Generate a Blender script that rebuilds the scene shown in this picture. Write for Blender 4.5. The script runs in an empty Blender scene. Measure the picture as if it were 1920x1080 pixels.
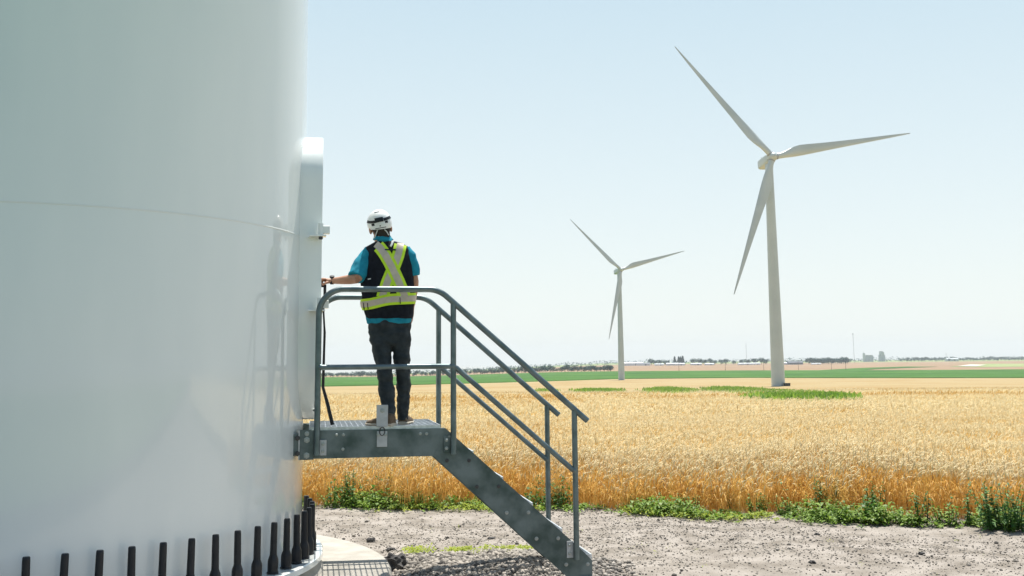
import bpy, bmesh, math, random
import numpy as np
from mathutils import Vector, Matrix, noise
from mathutils.bvhtree import BVHTree
random.seed(7); RNG = np.random.default_rng(7)
PI = math.pi
S = bpy.context.scene
COL = S.collection

# ------------------------------------------------------------------ camera
F_PX, OFF, PYC, EYE, ROLL = 2100.0, 308.0, 372.0, 1.78, .009
pit = math.atan(OFF / F_PX)
fw = np.array([0, math.cos(pit), math.sin(pit)]); r0 = np.array([1., 0, 0]); u0 = np.array([0, -math.sin(pit), math.cos(pit)])
cu = u0 * math.cos(ROLL) + r0 * math.sin(ROLL); cr = r0 * math.cos(ROLL) - u0 * math.sin(ROLL)
cam_d = bpy.data.cameras.new('camera'); cam = bpy.data.objects.new('camera', cam_d); COL.objects.link(cam)
cam.matrix_world = Matrix(((cr[0], cu[0], -fw[0], 0), (cr[1], cu[1], -fw[1], 0), (cr[2], cu[2], -fw[2], EYE), (0, 0, 0, 1)))
cam_d.sensor_width = 36; cam_d.lens = F_PX / 1920 * 36
cam_d.shift_y = -(540 - PYC) / 1920
cam_d.clip_start = .1; cam_d.clip_end = 40000
S.camera = cam

# ------------------------------------------------------------------ light
sun_dir = Vector((.10, .36, 1)).normalized()          # towards the sun
elev = math.asin(sun_dir.z); azim = math.atan2(sun_dir.x, sun_dir.y)
W = bpy.data.worlds.new('World'); S.world = W; W.use_nodes = True
nt = W.node_tree; nt.nodes.clear()
sky = nt.nodes.new('ShaderNodeTexSky'); sky.sky_type = 'NISHITA'; sky.sun_disc = False
sky.sun_elevation = elev; sky.sun_rotation = azim; sky.air_density = 1.0; sky.dust_density = 1.0; sky.ozone_density = 1.2; sky.altitude = 0
bg = nt.nodes.new('ShaderNodeBackground'); bg.inputs[1].default_value = .085
wo = nt.nodes.new('ShaderNodeOutputWorld')
# hazy summer air: the clear-sky model mixed with a pale veil that is whitest at the horizon
tcw = nt.nodes.new('ShaderNodeTexCoord'); sp = nt.nodes.new('ShaderNodeSeparateXYZ'); nt.links.new(tcw.outputs['Generated'], sp.inputs[0])
rp = nt.nodes.new('ShaderNodeValToRGB'); nt.links.new(sp.outputs['Z'], rp.inputs[0]); e_ = rp.color_ramp.elements
e_[0].position = 0; e_[0].color = (.73, .765, .74, 1); e_[1].position = 1; e_[1].color = (.16, .30, .50, 1)
for ps, cc in ((.06, (.69, .735, .715)), (.16, (.61, .69, .70)), (.30, (.50, .62, .67)), (.55, (.30, .45, .62))): q = e_.new(ps); q.color = (*cc, 1)
vs = nt.nodes.new('ShaderNodeVectorMath'); vs.operation = 'SCALE'; vs.inputs['Scale'].default_value = 10.; nt.links.new(rp.outputs[0], vs.inputs[0])
mxw = nt.nodes.new('ShaderNodeMix'); mxw.data_type = 'RGBA'; spx = nt.nodes.new('ShaderNodeMapRange'); spx.inputs[1].default_value = -.7; spx.inputs[2].default_value = .6; spx.inputs[3].default_value = .35; spx.inputs[4].default_value = .85
nt.links.new(sp.outputs['Y'], spx.inputs[0]); nt.links.new(spx.outputs[0], mxw.inputs[0])
nt.links.new(sky.outputs[0], mxw.inputs[6]); nt.links.new(vs.outputs[0], mxw.inputs[7]); nt.links.new(mxw.outputs[2], bg.inputs[0]); nt.links.new(bg.outputs[0], wo.inputs[0])
sl = bpy.data.lights.new('sun', 'SUN'); sl.energy = 5.0; sl.angle = math.radians(.5); sl.color = (1, .955, .88)
so = bpy.data.objects.new('sun', sl); COL.objects.link(so)
so.rotation_euler = (-sun_dir).to_track_quat('-Z', 'Y').to_euler(); so.location = (0, 0, 60)
S.view_settings.view_transform = 'Standard'; S.view_settings.look = 'None'
S.view_settings.exposure = .66; S.view_settings.gamma = 1; S.view_settings.use_curve_mapping = False
S.cycles.max_bounces = 7; S.cycles.volume_bounces = 0; S.cycles.transparent_max_bounces = 6

def ray(x, y): return fw + cr * (x - 960) / F_PX + cu * (PYC - y) / F_PX
EY = np.array([0, 0, EYE])
def at(x, y, Y):                                     # point of a sight line at depth Y, in metres
    v = ray(x, y); return EY + v * Y / v[1]

# ------------------------------------------------------------------ numpy noise
def vnoise(x, y, seed=0):
    x = np.asarray(x, float); y = np.asarray(y, float)
    xi = np.floor(x).astype(np.int64); yi = np.floor(y).astype(np.int64); fx = x - xi; fy = y - yi
    fx = fx * fx * (3 - 2 * fx); fy = fy * fy * (3 - 2 * fy)
    def h(a, b):
        n = (a * 374761393 + b * 668265263 + seed * 974711) & 0xffffffff
        n = ((n ^ (n >> 13)) * 1274126177) & 0xffffffff
        return ((n ^ (n >> 16)) & 0xffff) / 65535.0
    return (h(xi, yi) * (1 - fx) + h(xi + 1, yi) * fx) * (1 - fy) + (h(xi, yi + 1) * (1 - fx) + h(xi + 1, yi + 1) * fx) * fy
PZ = np.array([[-9000, -2], [-400, -3], [0, 0], [13, 0], [20, -.05], [30, -.25], [60, -.9], [100, -1.9], [200, -4.25], [390, -7.6], [600, -10.2], [812, -11.75],
               [1000, -12.6], [1500, -11.9], [3000, -8], [6000, -4], [9200, -4]])
PL = np.array([[-9000, -2], [-400, -3], [0, 0], [13, 0], [20, -.05], [30, -.25], [60, -.9], [100, -1.9], [200, -4.25], [390, -7.6], [600, -10.4], [812, -12.5],
               [1000, -14], [1500, -17.2], [3000, -29], [6000, -54], [9200, -82]])      # the land falls away to a valley on the left
def prof(Y, X=0.):
    Y = np.asarray(Y, float); X = np.asarray(X, float); u = np.clip((X / np.maximum(Y, 1.) + .13) / .25, 0, 1); u = u * u * (3 - 2 * u)
    return np.interp(Y, PL[:, 0], PL[:, 1]) * (1 - u) + np.interp(Y, PZ[:, 0], PZ[:, 1]) * u
BERM = (-.25, 9.95)
def zg(X, Y):
    X = np.asarray(X, float); Y = np.asarray(Y, float)
    z = prof(Y, X)
    near = np.clip((20 - np.abs(Y - 8)) / 6, 0, 1) * np.clip((16 - np.abs(X)) / 4, 0, 1)
    z = z + near * ((vnoise(X * 1.3, Y * 1.3, 3) - .5) * .05 + (vnoise(X * 6, Y * 6, 5) - .5) * .02 + (vnoise(X * 17, Y * 17, 6) - .5) * .008)
    z = z + .10 * np.exp(-((X - BERM[0]) / .95) ** 4 - ((Y - BERM[1]) / .65) ** 4)
    return z
def land(x, y, h=0.):                                # where a sight line meets the land raised by h
    v = ray(x, y); Ys = np.geomspace(8, 8500, 1500); Z = EYE + v[2] / v[1] * Ys; X = v[0] / v[1] * Ys
    b = Z < prof(Ys, X) + h; i = int(np.argmax(b)) if b.any() else len(Ys) - 1
    return X[i], Ys[i]

# ------------------------------------------------------------------ materials
def mat(name, col, rough=.6, metal=0., spec=.5, col2=None, nscale=8., bump=0., bscale=40., bdist=.01, coat=0., coatr=.1, trans=0.,
        island=False, coords='Object', detail=4., rough2=None, stretch=None, ramp=(.35, .65)):
    m = bpy.data.materials.new(name); m.use_nodes = True; t = m.node_tree; p = t.nodes['Principled BSDF']
    L = t.links.new
    p.inputs['Roughness'].default_value = rough; p.inputs['Metallic'].default_value = metal
    p.inputs['Specular IOR Level'].default_value = spec
    p.inputs['Coat Weight'].default_value = coat; p.inputs['Coat Roughness'].default_value = coatr
    p.inputs['Base Color'].default_value = (*col, 1)
    colout = None
    if col2 is not None or bump or rough2 is not None:
        tc = t.nodes.new('ShaderNodeTexCoord'); vec = tc.outputs[coords]
        if stretch:
            mp = t.nodes.new('ShaderNodeMapping'); mp.inputs['Scale'].default_value = stretch; L(vec, mp.inputs[0]); vec = mp.outputs[0]
    if col2 is not None:
        if island:
            g = t.nodes.new('ShaderNodeNewGeometry'); fac = g.outputs['Random Per Island']
        else:
            n = t.nodes.new('ShaderNodeTexNoise'); n.inputs['Scale'].default_value = nscale; n.inputs['Detail'].default_value = detail
            L(vec, n.inputs['Vector']); fac = n.outputs['Fac']
            mr = t.nodes.new('ShaderNodeMapRange'); mr.inputs[1].default_value = ramp[0]; mr.inputs[2].default_value = ramp[1]; L(fac, mr.inputs[0]); fac = mr.outputs[0]
            if rough2 is not None:
                rr = t.nodes.new('ShaderNodeMapRange'); rr.inputs[3].default_value = rough; rr.inputs[4].default_value = rough2; L(fac, rr.inputs[0]); L(rr.outputs[0], p.inputs['Roughness'])
        mx = t.nodes.new('ShaderNodeMix'); mx.data_type = 'RGBA'; L(fac, mx.inputs[0])
        mx.inputs[6].default_value = (*col, 1); mx.inputs[7].default_value = (*col2, 1); colout = mx.outputs[2]; L(colout, p.inputs['Base Color'])
    if bump:
        n2 = t.nodes.new('ShaderNodeTexNoise'); n2.inputs['Scale'].default_value = bscale; n2.inputs['Detail'].default_value = 5; L(vec, n2.inputs['Vector'])
        b = t.nodes.new('ShaderNodeBump'); b.inputs['Strength'].default_value = bump; b.inputs['Distance'].default_value = bdist; L(n2.outputs['Fac'], b.inputs['Height']); L(b.outputs[0], p.inputs['Normal'])
    if trans:
        tr = t.nodes.new('ShaderNodeBsdfTranslucent'); tr.inputs[0].default_value = (*col, 1)
        if colout: L(colout, tr.inputs[0])
        ms = t.nodes.new('ShaderNodeMixShader'); ms.inputs[0].default_value = trans
        L(p.outputs[0], ms.inputs[1]); L(tr.outputs[0], ms.inputs[2]); L(ms.outputs[0], t.nodes['Material Output'].inputs[0])
    return m

M = {}
M['paint'] = mat('tower_paint', (.82, .845, .81), .42, 0, .5, (.76, .795, .77), 2.2, coat=1., coatr=.06, bump=.05, bscale=1.5, bdist=.02, ramp=(.3, .7), stretch=(1, 1, .22), detail=7)
M['paint2'] = mat('turbine_paint', (.52, .57, .54), .4, 0, .5, (.46, .515, .49), .12, coat=.25, coatr=.25)
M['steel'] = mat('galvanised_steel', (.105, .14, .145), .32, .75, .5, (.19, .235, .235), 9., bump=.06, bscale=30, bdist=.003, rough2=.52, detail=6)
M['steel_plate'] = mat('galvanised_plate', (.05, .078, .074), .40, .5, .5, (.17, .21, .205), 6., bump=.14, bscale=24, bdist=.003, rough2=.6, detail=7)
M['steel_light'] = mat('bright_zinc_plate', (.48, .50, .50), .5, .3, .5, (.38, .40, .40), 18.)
M['grate'] = mat('grating_steel', (.66, .69, .71), .35, .6, .5, (.48, .51, .53), 30.)
M['bolt'] = mat('zinc_bolt', (.34, .37, .365), .4, .8)
M['bolt_dark'] = mat('dark_bolt', (.06, .06, .06), .5, .3)
M['rubber'] = mat('black_plastic_cap', (.010, .011, .013), .42, 0, .35, (.018, .018, .02), 12.)
M['conc'] = mat('concrete', (.31, .29, .25), .9, 0, .3, (.40, .375, .33), 5., bump=.25, bscale=60, bdist=.006, detail=8)
M['ground'] = mat('gravel_ground', (.20, .173, .142), .95, 0, .2, (.34, .302, .262), 3., bump=1., bscale=60, bdist=.016, detail=14, ramp=(.34, .62))
M['pebble'] = mat('pebble', (.02, .018, .016), .9, 0, .3, (.42, .375, .32), island=True, bump=.3, bscale=90, bdist=.004)
M['rubble'] = mat('rubble', (.05, .046, .042), .9, 0, .3, (.40, .36, .31), island=True, bump=.4, bscale=60, bdist=.005)
M['rock'] = mat('dark_rock', (.035, .032, .032), .85, 0, .4, (.075, .07, .065), 9., bump=.9, bscale=16, bdist=.03, detail=8)
M['head'] = mat('wheat_head', (.88, .79, .54), .75, 0, .25, (.80, .65, .37), island=True, trans=.42)
M['headgold'] = mat('wheat_head_golden', (.74, .52, .20), .75, 0, .25, (.62, .38, .10), island=True, trans=.4)
M['stem'] = mat('wheat_stem', (.80, .52, .16), .6, 0, .3, (.60, .34, .07), island=True, trans=.45)
M['under'] = mat('wheat_understorey', (.72, .59, .36), .9, 0, .1, (.82, .71, .48), 22., bump=1., bscale=60, bdist=.06, detail=8)
M['canopy'] = mat('ripe_wheat', (.345, .265, .14), .95, 0, .05, (.30, .20, .085), .035, bump=.6, bscale=3, bdist=.2, detail=9, stretch=(1, .45, 1), ramp=(.45, .75))
M['bean'] = mat('green_crop', (.022, .085, .008), .9, 0, .1, (.07, .165, .022), .05, bump=.8, bscale=.8, bdist=.35, detail=8, stretch=(.35, 1, 1))
M['stubble'] = mat('stubble_field', (.25, .17, .105), .95, 0, .05, (.31, .215, .135), .006, detail=7, stretch=(.5, 2, 1))
M['palegreen'] = mat('pale_green_field', (.20, .27, .10), .95, 0, .05, (.30, .32, .15), .01, detail=5)
M['chalk'] = mat('bare_pale_soil', (.60, .55, .47), .95, 0, .05, (.5, .45, .36), .02)
M['leaf'] = mat('weed_leaf', (.10, .20, .02), .55, 0, .4, (.26, .37, .06), island=True, trans=.4)
M['leaf2'] = mat('yellow_weed_leaf', (.26, .34, .03), .6, 0, .3, (.42, .46, .07), island=True, trans=.45)
M['leafd'] = mat('dark_weed_leaf', (.035, .11, .02), .55, 0, .4, (.10, .22, .035), island=True, trans=.35)
M['tree'] = mat('tree_leaf', (.012, .055, .045), .8, 0, .2, (.03, .09, .07), island=True, trans=.15)
M['bark'] = mat('bark', (.07, .055, .04), .9, 0, .2, (.1, .08, .06), 3.)
M['shed'] = mat('white_sheet_metal', (.75, .76, .76), .6, 0, .4, (.66, .68, .68), .2)
M['shedroof'] = mat('pale_roof', (.62, .64, .66), .5, .1, .4, (.52, .55, .58), .15)
M['slate'] = mat('dark_roof', (.13, .15, .18), .7, 0, .3, (.2, .2, .22), .2)
M['silo'] = mat('concrete_silo', (.42, .45, .47), .8, 0, .3, (.5, .52, .53), .1)
M['mast'] = mat('mast_steel', (.36, .36, .37), .6, .4)
M['wood'] = mat('pole_wood', (.10, .07, .05), .9, 0, .2, (.15, .11, .08), 2.)
M['skin'] = mat('skin', (.42, .21, .13), .5, 0, .4, (.48, .26, .17), 18., bump=.05, bscale=120, bdist=.001)
M['hair'] = mat('dark_hair', (.012, .009, .007), .6, 0, .4, (.03, .02, .014), 90., bump=.6, bscale=160, bdist=.004, stretch=(1, 1, .2))
M['shirt'] = mat('teal_cotton', (.012, .21, .30), .85, 0, .2, (.018, .27, .37), 24., bump=.35, bscale=22, bdist=.012)
M['vest'] = mat('black_mesh_fabric', (.0075, .009, .014), .85, 0, .2, (.013, .015, .022), 30., bump=.3, bscale=30, bdist=.008)
M['pants'] = mat('charcoal_trousers', (.019, .026, .030), .8, 0, .25, (.042, .052, .056), 14., bump=.5, bscale=15, bdist=.02)
M['lime'] = mat('lime_tape', (.64, .88, .05), .6, 0, .3, (.54, .80, .03), 20.)
M['reflect'] = mat('silver_reflective_tape', (.60, .51, .41), .4, .1, .5, (.50, .43, .35), 22., bump=.2, bscale=40, bdist=.004)
M['helmet'] = mat('white_helmet', (.80, .81, .79), .3, 0, .5, (.74, .75, .73), 12., coat=.3)
M['black'] = mat('black_matt', (.008, .009, .011), .5, 0, .4, (.015, .015, .018), 20.)
M['webbing'] = mat('white_webbing', (.68, .70, .68), .8, 0, .2, (.6, .62, .6), 60.)
M['shoe'] = mat('tan_shoe', (.16, .115, .075), .8, 0, .3, (.12, .085, .055), 20.)
M['sole'] = mat('pale_sole', (.52, .47, .38), .8, 0, .3, (.45, .4, .33), 20.)

# ------------------------------------------------------------------ object helpers
def link(name, me, m=None, parent=None, smooth=False):
    o = bpy.data.objects.new(name, me); COL.objects.link(o)
    if m is not None: me.materials.append(M[m] if isinstance(m, str) else m)
    if parent is not None: o.parent = parent
    if smooth: me.polygons.foreach_set('use_smooth', [True] * len(me.polygons))
    return o
def wloc(p):
    v = Vector((0, 0, 0))
    while p is not None: v += p.location; p = p.parent
    return v
def npmesh(name, V, Fs, m=None, parent=None, smooth=False, matidx=None, mats=None):
    """V (n,3); Fs list of int arrays (k,3) or (k,4)"""
    V = np.asarray(V, np.float32)
    if parent is not None: V = V - np.array(wloc(parent), np.float32)
    Fs = [np.asarray(f, np.int32) for f in Fs if len(f)]
    me = bpy.data.meshes.new(name)
    loops = np.concatenate([f.ravel() for f in Fs]); tot = np.concatenate([np.full(len(f), f.shape[1], np.int32) for f in Fs])
    st = np.concatenate([[0], np.cumsum(tot)[:-1]]).astype(np.int32)
    me.vertices.add(len(V)); me.vertices.foreach_set('co', V.ravel())
    me.loops.add(len(loops)); me.loops.foreach_set('vertex_index', loops)
    me.polygons.add(len(tot)); me.polygons.foreach_set('loop_start', st); me.polygons.foreach_set('loop_total', tot)
    if mats:
        for k in mats: me.materials.append(M[k])
    if matidx is not None: me.polygons.foreach_set('material_index', np.asarray(matidx, np.int32))
    me.update(calc_edges=True); me.validate()
    return link(name, me, m, parent, smooth)
class MB:
    def __init__(s): s.v = []; s.f = []
    def add(s, vs, fs):
        b = len(s.v); s.v += [tuple(float(c) for c in v) for v in vs]; s.f += [tuple(i + b for i in f) for f in fs]; return s
    def box(s, c, sz, ax=None):
        c = np.array(c, float); A = np.eye(3) if ax is None else np.array(ax)
        vs = [c + A[0] * sx * sz[0] / 2 + A[1] * sy * sz[1] / 2 + A[2] * s3 * sz[2] / 2 for sx in (-1, 1) for sy in (-1, 1) for s3 in (-1, 1)]
        return s.add(vs, [(0, 1, 3, 2), (4, 6, 7, 5), (0, 4, 5, 1), (2, 3, 7, 6), (0, 2, 6, 4), (1, 5, 7, 3)])
    def prism(s, poly, d0, d1):                       # poly of 3D points, swept by vectors d0 -> d1
        n = len(poly); P = [np.array(p, float) for p in poly]
        vs = [p + d0 for p in P] + [p + d1 for p in P]
        return s.add(vs, [tuple(range(n))[::-1], tuple(range(n, 2 * n))] + [(i, (i + 1) % n, n + (i + 1) % n, n + i) for i in range(n)])
    def loft(s, secs):                                # list of rings (equal length), capped
        n = len(secs[0]); vs = [p for r in secs for p in r]; fs = []
        for k in range(len(secs) - 1):
            for i in range(n): j = (i + 1) % n; fs.append((k * n + i, k * n + j, (k + 1) * n + j, (k + 1) * n + i))
        fs.append(tuple(range(n))[::-1]); fs.append(tuple((len(secs) - 1) * n + i for i in range(n)))
        return s.add(vs, fs)
    def tube(s, pts, r, n=12, sx=1., side=None):
        P = [np.array(p, float) for p in pts]; R = [r] * len(P) if not hasattr(r, '__len__') else r; secs = []
        ref = np.array(side if side is not None else (0, 0, 1.), float)
        for i, p in enumerate(P):
            d = P[min(i + 1, len(P) - 1)] - P[max(i - 1, 0)]; d = d / (np.linalg.norm(d) + 1e-9)
            a = np.cross(d, ref)
            if np.linalg.norm(a) < .05: a = np.cross(d, np.array([0, 1., 0.01]))
            a /= np.linalg.norm(a); b = np.cross(a, d)
            q = R[i] if hasattr(R[i], '__len__') else (R[i], R[i])
            secs.append([p + a * q[0] * math.cos(t) + b * q[1] * math.sin(t) for t in (2 * PI * k / n for k in range(n))])
        return s.loft(secs)
    def lathe(s, c, prof_, n=16, ax=(0, 0, 1)):
        c = np.array(c, float); z = np.array(ax, float); z /= np.linalg.norm(z)
        x = np.cross(z, (0, 1, .01)); 
        if np.linalg.norm(x) < .1: x = np.cross(z, (1, 0, 0))
        x /= np.linalg.norm(x); y = np.cross(z, x)
        return s.loft([[c + z * h + (x * math.cos(t) + y * math.sin(t)) * r for t in (2 * PI * k / n for k in range(n))] for (r, h) in prof_])
    def build(s, name, m, parent=None, smooth=False, bevel=0.):
        off = np.array(wloc(parent)) if parent is not None else np.zeros(3)
        me = bpy.data.meshes.new(name); me.from_pydata([tuple(np.array(v) - off) for v in s.v], [], s.f); me.update()
        b = bmesh.new(); b.from_mesh(me); bmesh.ops.recalc_face_normals(b, faces=b.faces)
        if bevel: bmesh.ops.bevel(b, geom=[e for e in b.edges if e.calc_face_angle(0) > .6], offset=bevel, segments=1, affect='EDGES', clamp_overlap=True)
        b.to_mesh(me); b.free()
        o = link(name, me, m, parent, smooth)
        if smooth: me.set_sharp_from_angle(angle=math.radians(42))
        return o
def tag(o, label=None, cat=None, group=None, kind=None):
    if label: o['label'] = label
    if cat: o['category'] = cat
    if group: o['group'] = group
    if kind: o['kind'] = kind
    return o
def thing(name, loc, label, cat, group=None, rz=0):
    o = bpy.data.objects.new(name, None); COL.objects.link(o); o.location = loc; o.rotation_euler = (0, 0, rz); o.empty_display_size = .2
    return tag(o, label, cat, group)
def copy_tree(o, parent=None):
    c = o.copy(); COL.objects.link(c)
    if parent is not None: c.parent = parent
    for ch in list(o.children): copy_tree(ch, c)
    return c

# ------------------------------------------------------------------ ground and fields
def axis(lo, a, b, hi, st, g):
    m = list(np.arange(a, b, st)); d = st; x = m[-1]
    up = []
    while x < hi: d *= g; x += d; up.append(min(x, hi))
    dn = []; d = st; x = a
    while x > lo: d *= g; x -= d; dn.append(max(x, lo))
    return np.array(dn[::-1] + m + up)
def sheet(name, xs, ys, zf, m, keep=None, kind='structure', skirt=0):
    X, Y = np.meshgrid(xs, ys); Z = zf(X, Y); n = len(xs)
    V = np.stack([X.ravel(), Y.ravel(), Z.ravel()], 1)
    i, j = np.meshgrid(np.arange(len(ys) - 1), np.arange(n - 1), indexing='ij'); a = (i * n + j).ravel()
    Fq = np.stack([a, a + 1, a + n + 1, a + n], 1)
    if keep is not None:
        c = V[Fq].mean(1); Fq = Fq[keep(c[:, 0], c[:, 1])]
    o = npmesh(name, V, [Fq], m, smooth=True); tag(o, kind=kind); return o
gx = axis(-8900, -5, 10, 8900, .07, 1.12); gy = axis(-8900, 6, 15.5, 9200, .07, 1.07)
sheet('ground', gx, gy, zg, 'ground')

def poly_sheet(name, rows, h, m, ny=40, nx=60, kind='stuff', skirt=True):
    """rows: (Y, X0, X1) outline given row by row"""
    rows = np.array(rows, float); Ys = np.concatenate([np.linspace(rows[k, 0], rows[k + 1, 0], 8, endpoint=False) for k in range(len(rows) - 1)] + [[rows[-1, 0]]])
    X0 = np.interp(Ys, rows[:, 0], rows[:, 1]); X1 = np.interp(Ys, rows[:, 0], rows[:, 2]); t = np.linspace(0, 1, nx)
    X = X0[:, None] + (X1 - X0)[:, None] * t; Y = np.repeat(Ys[:, None], nx, 1); Z = prof(Y, X) + h
    n = nx; V = np.stack([X.ravel(), Y.ravel(), Z.ravel()], 1)
    i, j = np.meshgrid(np.arange(len(Ys) - 1), np.arange(n - 1), indexing='ij'); a = (i * n + j).ravel()
    Fq = [np.stack([a, a + 1, a + n + 1, a + n], 1)]
    N = len(V); low = V[:n].copy(); low[:, 2] -= h + .1; V = np.concatenate([V, low]); k = np.arange(n - 1)
    Fq.append(np.stack([N + k, N + k + 1, k + 1, k], 1))
    o = npmesh(name, V, Fq, m, smooth=True); return tag(o, kind=kind)

# wheat edge on the ground (front boundary of the crop)
WE = np.array([[-60, 16.5], [-2.5, 14.75], [-.4, 14.35], [1.5, 13.9], [3.1, 13.1], [5.1, 12.45], [9, 11.4], [60, 5]])
def wedge(X): return np.interp(X, WE[:, 0], WE[:, 1])
# boundary between ripe wheat and green crop (world X -> Y)
GB = np.array([[-2500, 420], [-145, 555], [-60, 640], [20, 780], [80, 880], [180, 880], [310, 700], [1500, 600]])
GE = np.array([[-2500, 2300], [-300, 1900], [60, 1640], [160, 1530], [300, 1500], [500, 1350], [2500, 1100]])
def gb(X): return np.interp(X, GB[:, 0], GB[:, 1])
def band_sheet(name, xs, f0, f1, h, m, ny=60, kind='stuff', hn=0., geo=False):
    n = len(xs); t = np.linspace(0, 1, ny); a0 = f0(xs); a1 = f1(xs)
    Y = (a0[None] * (a1 / a0)[None] ** t[:, None]) if geo else a0[None] + (a1 - a0)[None] * t[:, None]
    X = np.repeat(xs[None], ny, 0); Z = prof(Y, X) + h
    if hn: Z = Z + (vnoise(X * 3, Y * 3, 9) - .5) * hn
    V = np.stack([X.ravel(), Y.ravel(), Z.ravel()], 1)
    i, j = np.meshgrid(np.arange(ny - 1), np.arange(n - 1), indexing='ij'); a = (i * n + j).ravel()
    Fq = [np.stack([a, a + 1, a + n + 1, a + n], 1)]
    N = len(V); low = V[:n].copy(); low[:, 2] = prof(low[:, 1], low[:, 0]) - .1; V = np.concatenate([V, low]); k = np.arange(n - 1)
    Fq.append(np.stack([N + k, N + k + 1, k + 1, k], 1))
    return tag(npmesh(name, V, Fq, m, smooth=True), kind=kind)
xs = axis(-900, -6, 14, 900, .25, 1.1)
band_sheet('green_crop', axis(-400, -60, 60, 400, 6, 1.2), lambda x: np.full_like(x, -400.), lambda x: np.full_like(x, 1.5), .35, 'bean', 30)  # unseen dark crop behind the camera, added to cut light bounced onto the tower
band_sheet('green_crop', axis(-400, -40, -7.5, -7.4, 3, 1.2), lambda x: np.full_like(x, 1.6), lambda x: np.full_like(x, 14.), .45, 'bean', 30)  # added out of view on the left to darken the tower's lower left side
band_sheet('wheat_understorey', xs, lambda x: wedge(x) + 1.25, lambda x: np.full_like(x, 130.), .42, 'under', 220, hn=.14, geo=True)
band_sheet('ripe_wheat', axis(-1500, -50, 400, 1500, 6, 1.15), lambda x: np.full_like(x, 125.), gb, .56, 'canopy', 160, geo=True)
band_sheet('green_crop', axis(-2500, -250, 500, 2500, 12, 1.2), lambda x: gb(x) + 2, lambda x: np.interp(x, GE[:, 0], GE[:, 1]), .9, 'bean', 60)
band_sheet('stubble_field', axis(-5000, -300, 1200, 6000, 60, 1.2), lambda x: np.interp(x, GE[:, 0], GE[:, 1]) + 2, lambda x: np.full_like(x, 3600.), .15, 'stubble', 50, kind='structure')
band_sheet('far_fields', axis(-7000, -300, 1200, 7000, 100, 1.2), lambda x: np.full_like(x, 3605.), lambda x: np.full_like(x, 8800.), .15, 'palegreen', 30, kind='structure')
# pale strip fields lying to the right inside the stubble
def strip(name, pts, h, m):
    P = [land(*p, h) for p in pts]
    V = [(x, y, float(prof(y, x)) + h) for x, y in P]; n = len(V)
    cx = sum(v[0] for v in V) / n; cy = sum(v[1] for v in V) / n
    return tag(npmesh(name, V + [(cx, cy, float(prof(cy, cx)) + h)], [np.array([(i, (i + 1) % n, n) for i in range(n)])], m), kind='structure')
strip('green_strip', [(1590, 697), (1640, 692), (1760, 687.5), (1700, 687.2), (1610, 690), (1500, 696)], .5, 'bean')
strip('pale_strip', [(1780, 687.4), (1850, 688.2), (1990, 687), (1990, 681), (1900, 682), (1850, 682)], .5, 'palegreen')
strip('bare_soil', [(1795, 686.3), (1830, 686.6), (1850, 684), (1820, 683)], .9, 'chalk')

# ------------------------------------------------------------------ gravel stones
ico_v = None
def ico():
    b = bmesh.new(); bmesh.ops.create_icosphere(b, subdivisions=1, radius=1)
    v = np.array([x.co[:] for x in b.verts]); f = np.array([[q.index for q in x.verts] for x in b.faces]); b.free(); return v, f
ICO = ico()
def stones(name, X, Y, size, m, sink=.25, flat=.8):
    n = len(X); v, f = ICO
    sc = size[:, None, None] * RNG.uniform(.6, 1.2, (n, len(v), 1)) * np.array([1, 1, flat])[None, None]
    a = RNG.uniform(0, 2 * PI, n); c, s = np.cos(a), np.sin(a)
    el = RNG.uniform(.7, 1.4, n)
    P = v[None] * sc; P[:, :, 0] *= el[:, None]
    x = P[:, :, 0] * c[:, None] - P[:, :, 1] * s[:, None] + X[:, None]; y = P[:, :, 0] * s[:, None] + P[:, :, 1] * c[:, None] + Y[:, None]
    z = P[:, :, 2] + (zg(X, Y) + size * flat * (1 - 2 * sink) * .6)[:, None]
    V = np.stack([x, y, z], 2).reshape(-1, 3); Fi = (f[None] + (np.arange(n) * len(v))[:, None, None]).reshape(-1, 3)
    return tag(npmesh(name, V, [Fi], m), kind='stuff')
n = 120000
Y = RNG.uniform(6.5, 15.3, n); X = RNG.uniform(-4, 8.5, n)
lane = vnoise(X * .5 + 3, (Y + .25 * X) * 1.5, 21); ok = (Y < wedge(X) + .2) & (RNG.random(n) < np.clip((lane - .2) * 2.4, .3, 1)) & (np.hypot(X + 3.87, Y - 8.77) > 2.92)
X, Y = X[ok], Y[ok]; sz = .0025 + .0095 * RNG.random(len(X)) ** 3 + .02 * (RNG.random(len(X)) > .993) * RNG.random(len(X))
stones('gravel', X, Y, sz, 'pebble')
n = 11000; X = RNG.normal(-.2, .55, n); Y = 9.95 + RNG.uniform(-.75, .68, n) + .05 * np.sin(X * 5)
ok = (X > -1.03) & (X < 1.05) & (np.hypot(X + 3.87, Y - 8.77) > 2.93)
stones('rubble', X[ok], Y[ok], RNG.uniform(.006, .012, ok.sum()) + .022 * RNG.random(ok.sum()) ** 2.5, 'rubble', sink=.2)

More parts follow.
